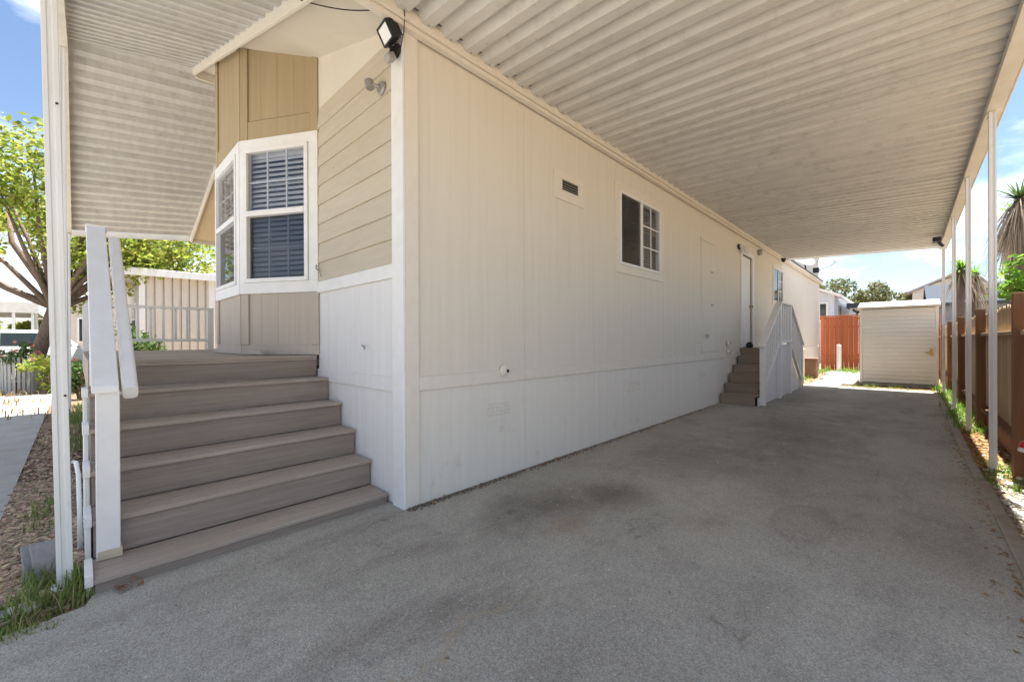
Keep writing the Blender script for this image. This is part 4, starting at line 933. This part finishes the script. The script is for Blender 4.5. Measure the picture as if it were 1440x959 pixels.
# palms with dead skirts
def palm(base, h, n, ln, label, skirt=120, sk=.45):
    t = thing('shaggy_palm', base, label, 'palm', 'palms behind the right fence'); b = Vector(base)
    MB().tube([b-Vector((0, 0, .1)), b+Vector((0, 0, h*.5)), b+Vector((.03, 0, h))], [.13, .11, .1], 9).build('trunk', 'bark', t, smooth=True)
    g = MB(); d_ = MB(); top = b+Vector((.03, 0, h))
    def blade(mb_, p, dirv, L_, w_, droop):
        dirv = dirv.normalized(); sd2 = dirv.cross(Vector((0, 0, 1)))
        if sd2.length < .05: sd2 = Vector((1, 0, 0))
        sd2.normalize(); pts_ = []
        for q in range(4):
            s_ = q/3; pts_.append(p+dirv*L_*s_+Vector((0, 0, -droop*L_*s_*s_)))
        wd_ = (1, .85, .55, .05); vs_ = []
        for q in range(4): vs_ += [pts_[q]-sd2*w_*wd_[q]/2, pts_[q]+sd2*w_*wd_[q]/2]
        mb_.add(vs_, [(2*q, 2*q+1, 2*q+3, 2*q+2) for q in range(3)])
    for k in range(n):
        a = rnd(0, 6.28); e = rnd(-.3, 1.2); blade(g, top, Vector((math.cos(a)*math.cos(e), math.sin(a)*math.cos(e), math.sin(e))), ln*rnd(.7, 1.1), .05, rnd(.05, .35))
    for k in range(skirt):
        a = rnd(0, 6.28); z_ = top.z-abs(random.gauss(0, sk)); blade(d_, Vector((top.x, top.y, z_)), Vector((math.cos(a), math.sin(a), rnd(-.6, .25))), ln*rnd(.5, 1.1), .03, rnd(.9, 2.2))
    g.build('fronds', 'leafg' if skirt > 200 else 'leafb', t); d_.build('dead_skirt', 'leafd', t)
palm((4.62, 14.0, -.05), 4.65, 60, .75, 'tall shaggy palm with a thick dead leaf skirt', 420)
palm((4.75, 15.6, -.05), 4.6, 40, .7, 'rear shaggy palm leaning out behind the tall one', 200)
palm((3.78, 16.2, -.05), 3.3, 90, .55, 'small spiky green palm between the carport posts', 60, .15)
palm((4.15, 17.4, -.05), 3.3, 30, .55, 'small brown palm with mostly dead leaves between the carport posts', 160, .22)

# flower bed with picket ring on the left
pk = thing('picket_ring', (-14.3, -2.75, 0), 'small white picket enclosure full of roses on the verge', 'picket fence')
for k in range(26):
    a = 2*math.pi*k/26; x_, y_ = -14.3+.42*math.cos(a), -2.72+.33*math.sin(a); h = .86+rnd(-.02, .02)
    MB().bar((x_, y_, -.05), (x_+.02*math.cos(a), y_+.02*math.sin(a), h), .05, .018, (math.cos(a), math.sin(a), 0)).build('picket', 'pick', pk)
for z in (.25, .65): MB().tube([(-14.3+.40*math.cos(2*math.pi*k/26), -2.72+.31*math.sin(2*math.pi*k/26), z) for k in range(27)], .015, 6, False).build('ring_rail', 'whitetrim', pk)
def rose(c, rad, label, fl_, m_='leafg'):
    o_ = shrub('rose_bush', c, rad, 46, 14, .05, m_, label); mb_ = MB()
    for k in range(fl_):
        v = Vector((random.gauss(0, 1), random.gauss(0, 1), abs(random.gauss(0, 1)))).normalized()*rad*1.2; leaves(mb_, Vector(c)+v, .06, 9, .035, 1, .2)
    mb_.build('blooms', 'flower', o_, kind='stuff')
rose((-14.2, -2.75, .85), .38, 'rose bush with red blooms inside the picket ring', 7)
rose((-12.6, -2.15, .55), .42, 'yellow green rose bush with coral blooms behind the awning post', 9, 'leafy')
shrub('yellow_shrub', (-13.5, -2.1, .45), .45, 50, 12, .06, 'leafy', 'low yellowish shrub beside the picket ring')
shrub('dark_shrub', (-9.2, -.95, 1.15), .55, 70, 18, .05, 'leafg', 'dark green shrub behind the deck railing')
shrub('dark_shrub', (-10.6, -1.62, .5), .35, 60, 12, .05, 'leafg', 'low dark green shrub between awning post and stairs')
hd = shrub('clipped_hedge', (-40, -6.5, 1.3), 1.6, 130, 30, .16, 'leafy', 'long yellow hedge beyond the far carport'); 
for y_ in (-3.2, 0.2): hd2 = shrub('clipped_hedge', (-40, y_, 1.3), 1.5, 110, 26, .16, 'leafy', ['yellow hedge section behind the parked car roof', 'yellow hedge section behind the stair railing'][int(y_ > -1)])

# ------------------------------------------------------------------ neighbouring buildings
def house(name, x0, x1, y0, y1, hw, hr, axis, wall, roofm, label, cat='house', over=.3, windows=(), wm='whitetrim'):
    t = thing(name, ((x0+x1)/2, (y0+y1)/2, 0), label, cat); w_ = MB()
    if axis == 'Y':
        xm = (x0+x1)/2; w_.prism([(x0, y0, -.06), (x1, y0, -.06), (x1, y0, hw), (xm, y0, hr-.08), (x0, y0, hw)], (0, y1-y0, 0)); s_ = (hr-hw)/((x1-x0)/2)
        w_.build('wall', wall, t); r_ = MB()
        r_.prism([(x0-over, y0-over, hw-s_*over), (xm, y0-over, hr), (x1+over, y0-over, hw-s_*over), (x1+over, y0-over, hw-s_*over+.14), (xm, y0-over, hr+.14), (x0-over, y0-over, hw-s_*over+.14)], (0, y1-y0+2*over, 0)); r_.build('roof', roofm, t)
    else:
        ym_ = (y0+y1)/2; w_.prism([(x0, y0, -.06), (x0, y1, -.06), (x0, y1, hw), (x0, ym_, hr-.08), (x0, y0, hw)], (x1-x0, 0, 0)); s_ = (hr-hw)/((y1-y0)/2)
        w_.build('wall', wall, t); r_ = MB()
        r_.prism([(x0-over, y0-over, hw-s_*over), (x0-over, ym_, hr), (x0-over, y1+over, hw-s_*over), (x0-over, y1+over, hw-s_*over+.14), (x0-over, ym_, hr+.14), (x0-over, y0-over, hw-s_*over+.14)], (x1-x0+2*over, 0, 0)); r_.build('roof', roofm, t)
    for (face, a, b_, z0, z1) in windows:
        if face == 'x1': f = lambda u, w, z: Vector((x1+w, u, z))
        elif face == 'y0': f = lambda u, w, z: Vector((u, y0-w, z))
        fr = MB(); fbox(fr, f, a-.07, b_+.07, .001, .03, z1, z1+.07); fbox(fr, f, a-.07, b_+.07, .001, .03, z0-.07, z0); fbox(fr, f, a-.07, a, .001, .03, z0, z1); fbox(fr, f, b_, b_+.07, .001, .03, z0, z1); fbox(fr, f, (a+b_)/2-.02, (a+b_)/2+.02, .013, .028, z0, z1)
        wn = fr.build('window', wm, t); g = MB(); fbox(g, f, a, b_, .002, .012, z0, z1); g.build('pane', 'cardk', wn)
    return t
house('blue_house', -3.6, -.25, 27, 40, 3.65, 4.35, 'Y', 'blueh', 'whitetrim', 'pale blue house with white fascia behind the red fence', windows=(('x1', 28.6, 30.2, 2.3, 3.2), ('y0', -1.2, -.6, 2.3, 3.2)))
def flat_carport(name, x0, x1, y0, y1, z, label, posts, fm='slate', rm='whitetrim', th=.28):
    t = thing(name, ((x0+x1)/2, (y0+y1)/2, 0), label, 'carport'); MB().box(x0, x1, y0, y1, z, z+th*.4).build('roof', rm, t)
    f = MB(); f.box(x0-.04, x1+.04, y0-.04, y0-.001, z-th*.5, z+th*.5); f.box(x0-.04, x1+.04, y1+.001, y1+.04, z-th*.5, z+th*.5); f.box(x1+.001, x1+.04, y0, y1, z-th*.5, z+th*.5); f.box(x0-.04, x0-.001, y0, y1, z-th*.5, z+th*.5); f.build('fascia', fm, t)
    for a, b_ in posts: MB().box(a-.06, a+.06, b_-.06, b_+.06, -.06, z-.001).build('post', 'post', t)
flat_carport('flat_carport', .15, 2.5, 29, 35, 3.15, 'grey flat roofed carport beside the pale blue house', ((.3, 29.2), (2.35, 29.2), (2.35, 34.8)))
house('grey_house', 3.55, 8.2, 25, 34, 2.75, 3.9, 'X', 'greyh', 'slate', 'blue grey house with dark roof edge behind the brown fence', over=.25, windows=(('y0', 4.6, 5.6, 1.2, 2.2),))
house('brown_house', 2.9, 7, 40, 50, 4.6, 5.6, 'Y', 'pinkp', 'mauve', 'distant tan house beyond the blue grey one', windows=(('y0', 3.6, 4.6, 2.5, 3.6),))
# left neighbour: cream metal panelled home seen past the deck
nb = thing('panelled_home', (-15, 2, 0), 'neighbouring home with cream vertical metal panels and white fascia', 'house')
k = 0; yy = -.32
while yy < 7:
    mb = MB(); mb.prism([(-13.0, yy+.01, -.06), (-13.0, yy+.15, -.06), (-13.022, yy+.165, -.06), (-13.022, yy+.19, -.06), (-13.05, yy+.19, -.06), (-13.05, yy+.01, -.06)], (0, 0, 3.2)); mb.build('wall_panel', 'pinkp', nb); yy += .2
MB().box(-22, -13.06, -.34, 7, -.06, 3.1).build('wall', 'pinkp', nb)
MB().box(-13.1, -12.97, -.46, -.33, -.06, 3.14).build('corner_board', 'whitetrim', nb, bevel=.005)
MB().box(-13.02, -12.95, 1.15, 1.3, -.06, 3.14).build('downpipe', 'whitetrim', nb)
rfN = MB(); rfN.prism([(-12.7, -1.0, 3.15), (-12.7, 7, 3.15), (-22, 7, 3.12), (-22, -1.0, 3.12)], (0, 0, .08)); rfN.build('roof', 'soffit', nb)
MB().box(-12.72, -12.66, -1.0, 7, 3.10, 3.30).build('fascia', 'whitetrim', nb, bevel=.01)
mb = MB(); mb.prism([(-12.66, -1.05, 3.10), (-12.66, -1.05, 3.30), (-22, -1.05, 3.28), (-22, -1.05, 3.08)], (0, .045, 0)); mb.build('fascia', 'whitetrim', nb)
wn = MB().box(-16.5, -15.3, -.375, -.342, 1.4, 2.5).build('window', 'whitetrim', nb); MB().box(-16.4, -15.4, -.385, -.376, 1.5, 2.4).build('pane', 'cardk', wn)
flat_carport('far_carport', -40, -33, -9, -3.2, 3.2, 'pale flat carport across the street behind the tree trunk', ((-33.2, -3.4), (-33.2, -4.1), (-33.2, -8.5), (-36.5, -3.4)), 'beam', 'beam', .6)
house('mauve_house', -44, -27, -2.3, 7, 3.0, 5.0, 'X', 'pinkp', 'mauve', 'low house with mauve roof seen between stair railing and post', over=.35, windows=(('x1', -1.6, -.6, 1.3, 2.4), ('x1', .3, 1.3, 1.3, 2.4)))
house('white_house', -62, -50, -16, -3, 3.4, 4.4, 'X', 'whitetrim', 'soffit', 'white building far behind the far carport and hedge', windows=(('x1', -8, -6, 1.3, 2.6),))

# ------------------------------------------------------------------ parked car
def car(x, y, label):
    c = thing('parked_car', (x, y, 0), label, 'car'); Lc, Wc = 4.5, 1.8
    side = [(-2.25, .35), (-2.25, .75), (-2.15, .98), (-1.1, 1.10), (.35, 1.10), (2.0, 1.08), (2.22, .85), (2.25, .35)]
    roofp = [(-1.15, 1.10), (-.35, 1.62), (.3, 1.70), (1.4, 1.66), (2.05, 1.08)]
    body = MB(); body.prism([(x-Wc/2, y+a, b_) for a, b_ in side], (Wc, 0, 0)); body.build('body', 'car', c, bevel=.09, smooth=True)
    cab_ = MB(); lo_ = [(x-Wc/2+.06, y+roofp[0][0], 1.09), (x+Wc/2-.06, y+roofp[0][0], 1.09)]
    vs = []
    for a, b_ in roofp:
        ins = .06+(b_-1.09)*.28; vs += [(x-Wc/2+ins, y+a, b_), (x+Wc/2-ins, y+a, b_)]
    n2 = len(roofp); fs = [(2*i, 2*i+1, 2*i+3, 2*i+2) for i in range(n2-1)] + [tuple(2*i for i in range(n2)), tuple(2*i+1 for i in range(n2))[::-1], (0, 1, 2*n2-1, 2*n2-2)]
    cab_.add(vs, fs); cab_.build('cabin', 'car', c, bevel=.03)
    for s_ in (-1, 1):
        for ya, yb, yc, yd in ((-.85, .05, .05, -.3), (.13, .95, .95, .13), (1.03, 1.8, 1.45, 1.03)):
            g = MB(); xo = lambda zz: x+s_*(Wc/2-.06-(zz-1.09)*.28+.006)
            g.add([(xo(1.14), y+ya, 1.14), (xo(1.14), y+yb, 1.14), (xo(1.58), y+yc, 1.58), (xo(1.58), y+yd, 1.58), (xo(1.14)-s_*.03, y+ya, 1.14), (xo(1.14)-s_*.03, y+yb, 1.14), (xo(1.58)-s_*.03, y+yc, 1.58), (xo(1.58)-s_*.03, y+yd, 1.58)], [(0, 1, 2, 3), (4, 7, 6, 5), (0, 4, 5, 1), (1, 5, 6, 2), (2, 6, 7, 3), (3, 7, 4, 0)]); g.build('side_window', 'cardk', c)
        for yw in (-1.4, 1.35):
            ty = MB().lathe((x+s_*(Wc/2-.2), y+yw, .32), [(.2, 0), (.32, .02), (.33, .1), (.32, .2), (.22, .215)], 20, (s_, 0, 0)).build('wheel', 'tyre', c)
            MB().lathe((x+s_*(Wc/2+.012), y+yw, .32), [(.2, 0), (.19, .012), (.05, .004)], 14, (s_, 0, 0)).build('rim', 'grey', ty)
        MB().box(x+s_*.55-.2, x+s_*.55+.2, y-2.265, y-2.2, .72, .86).build('headlight', 'lens', c, bevel=.02)
    ws = MB(); ws.add([(x-.72, y-1.08, 1.15), (x+.72, y-1.08, 1.15), (x+.6, y-.42, 1.585), (x-.6, y-.42, 1.585), (x-.72, y-1.05, 1.13), (x+.72, y-1.05, 1.13), (x+.6, y-.39, 1.565), (x-.6, y-.39, 1.565)], [(0, 1, 2, 3), (4, 7, 6, 5), (0, 4, 5, 1), (1, 5, 6, 2), (2, 6, 7, 3), (3, 7, 4, 0)]); ws.location = None; ws.build('windshield', 'cardk', c)
    return c
car(-20.2, -3.6, 'silver white car parked behind the tree trunk')
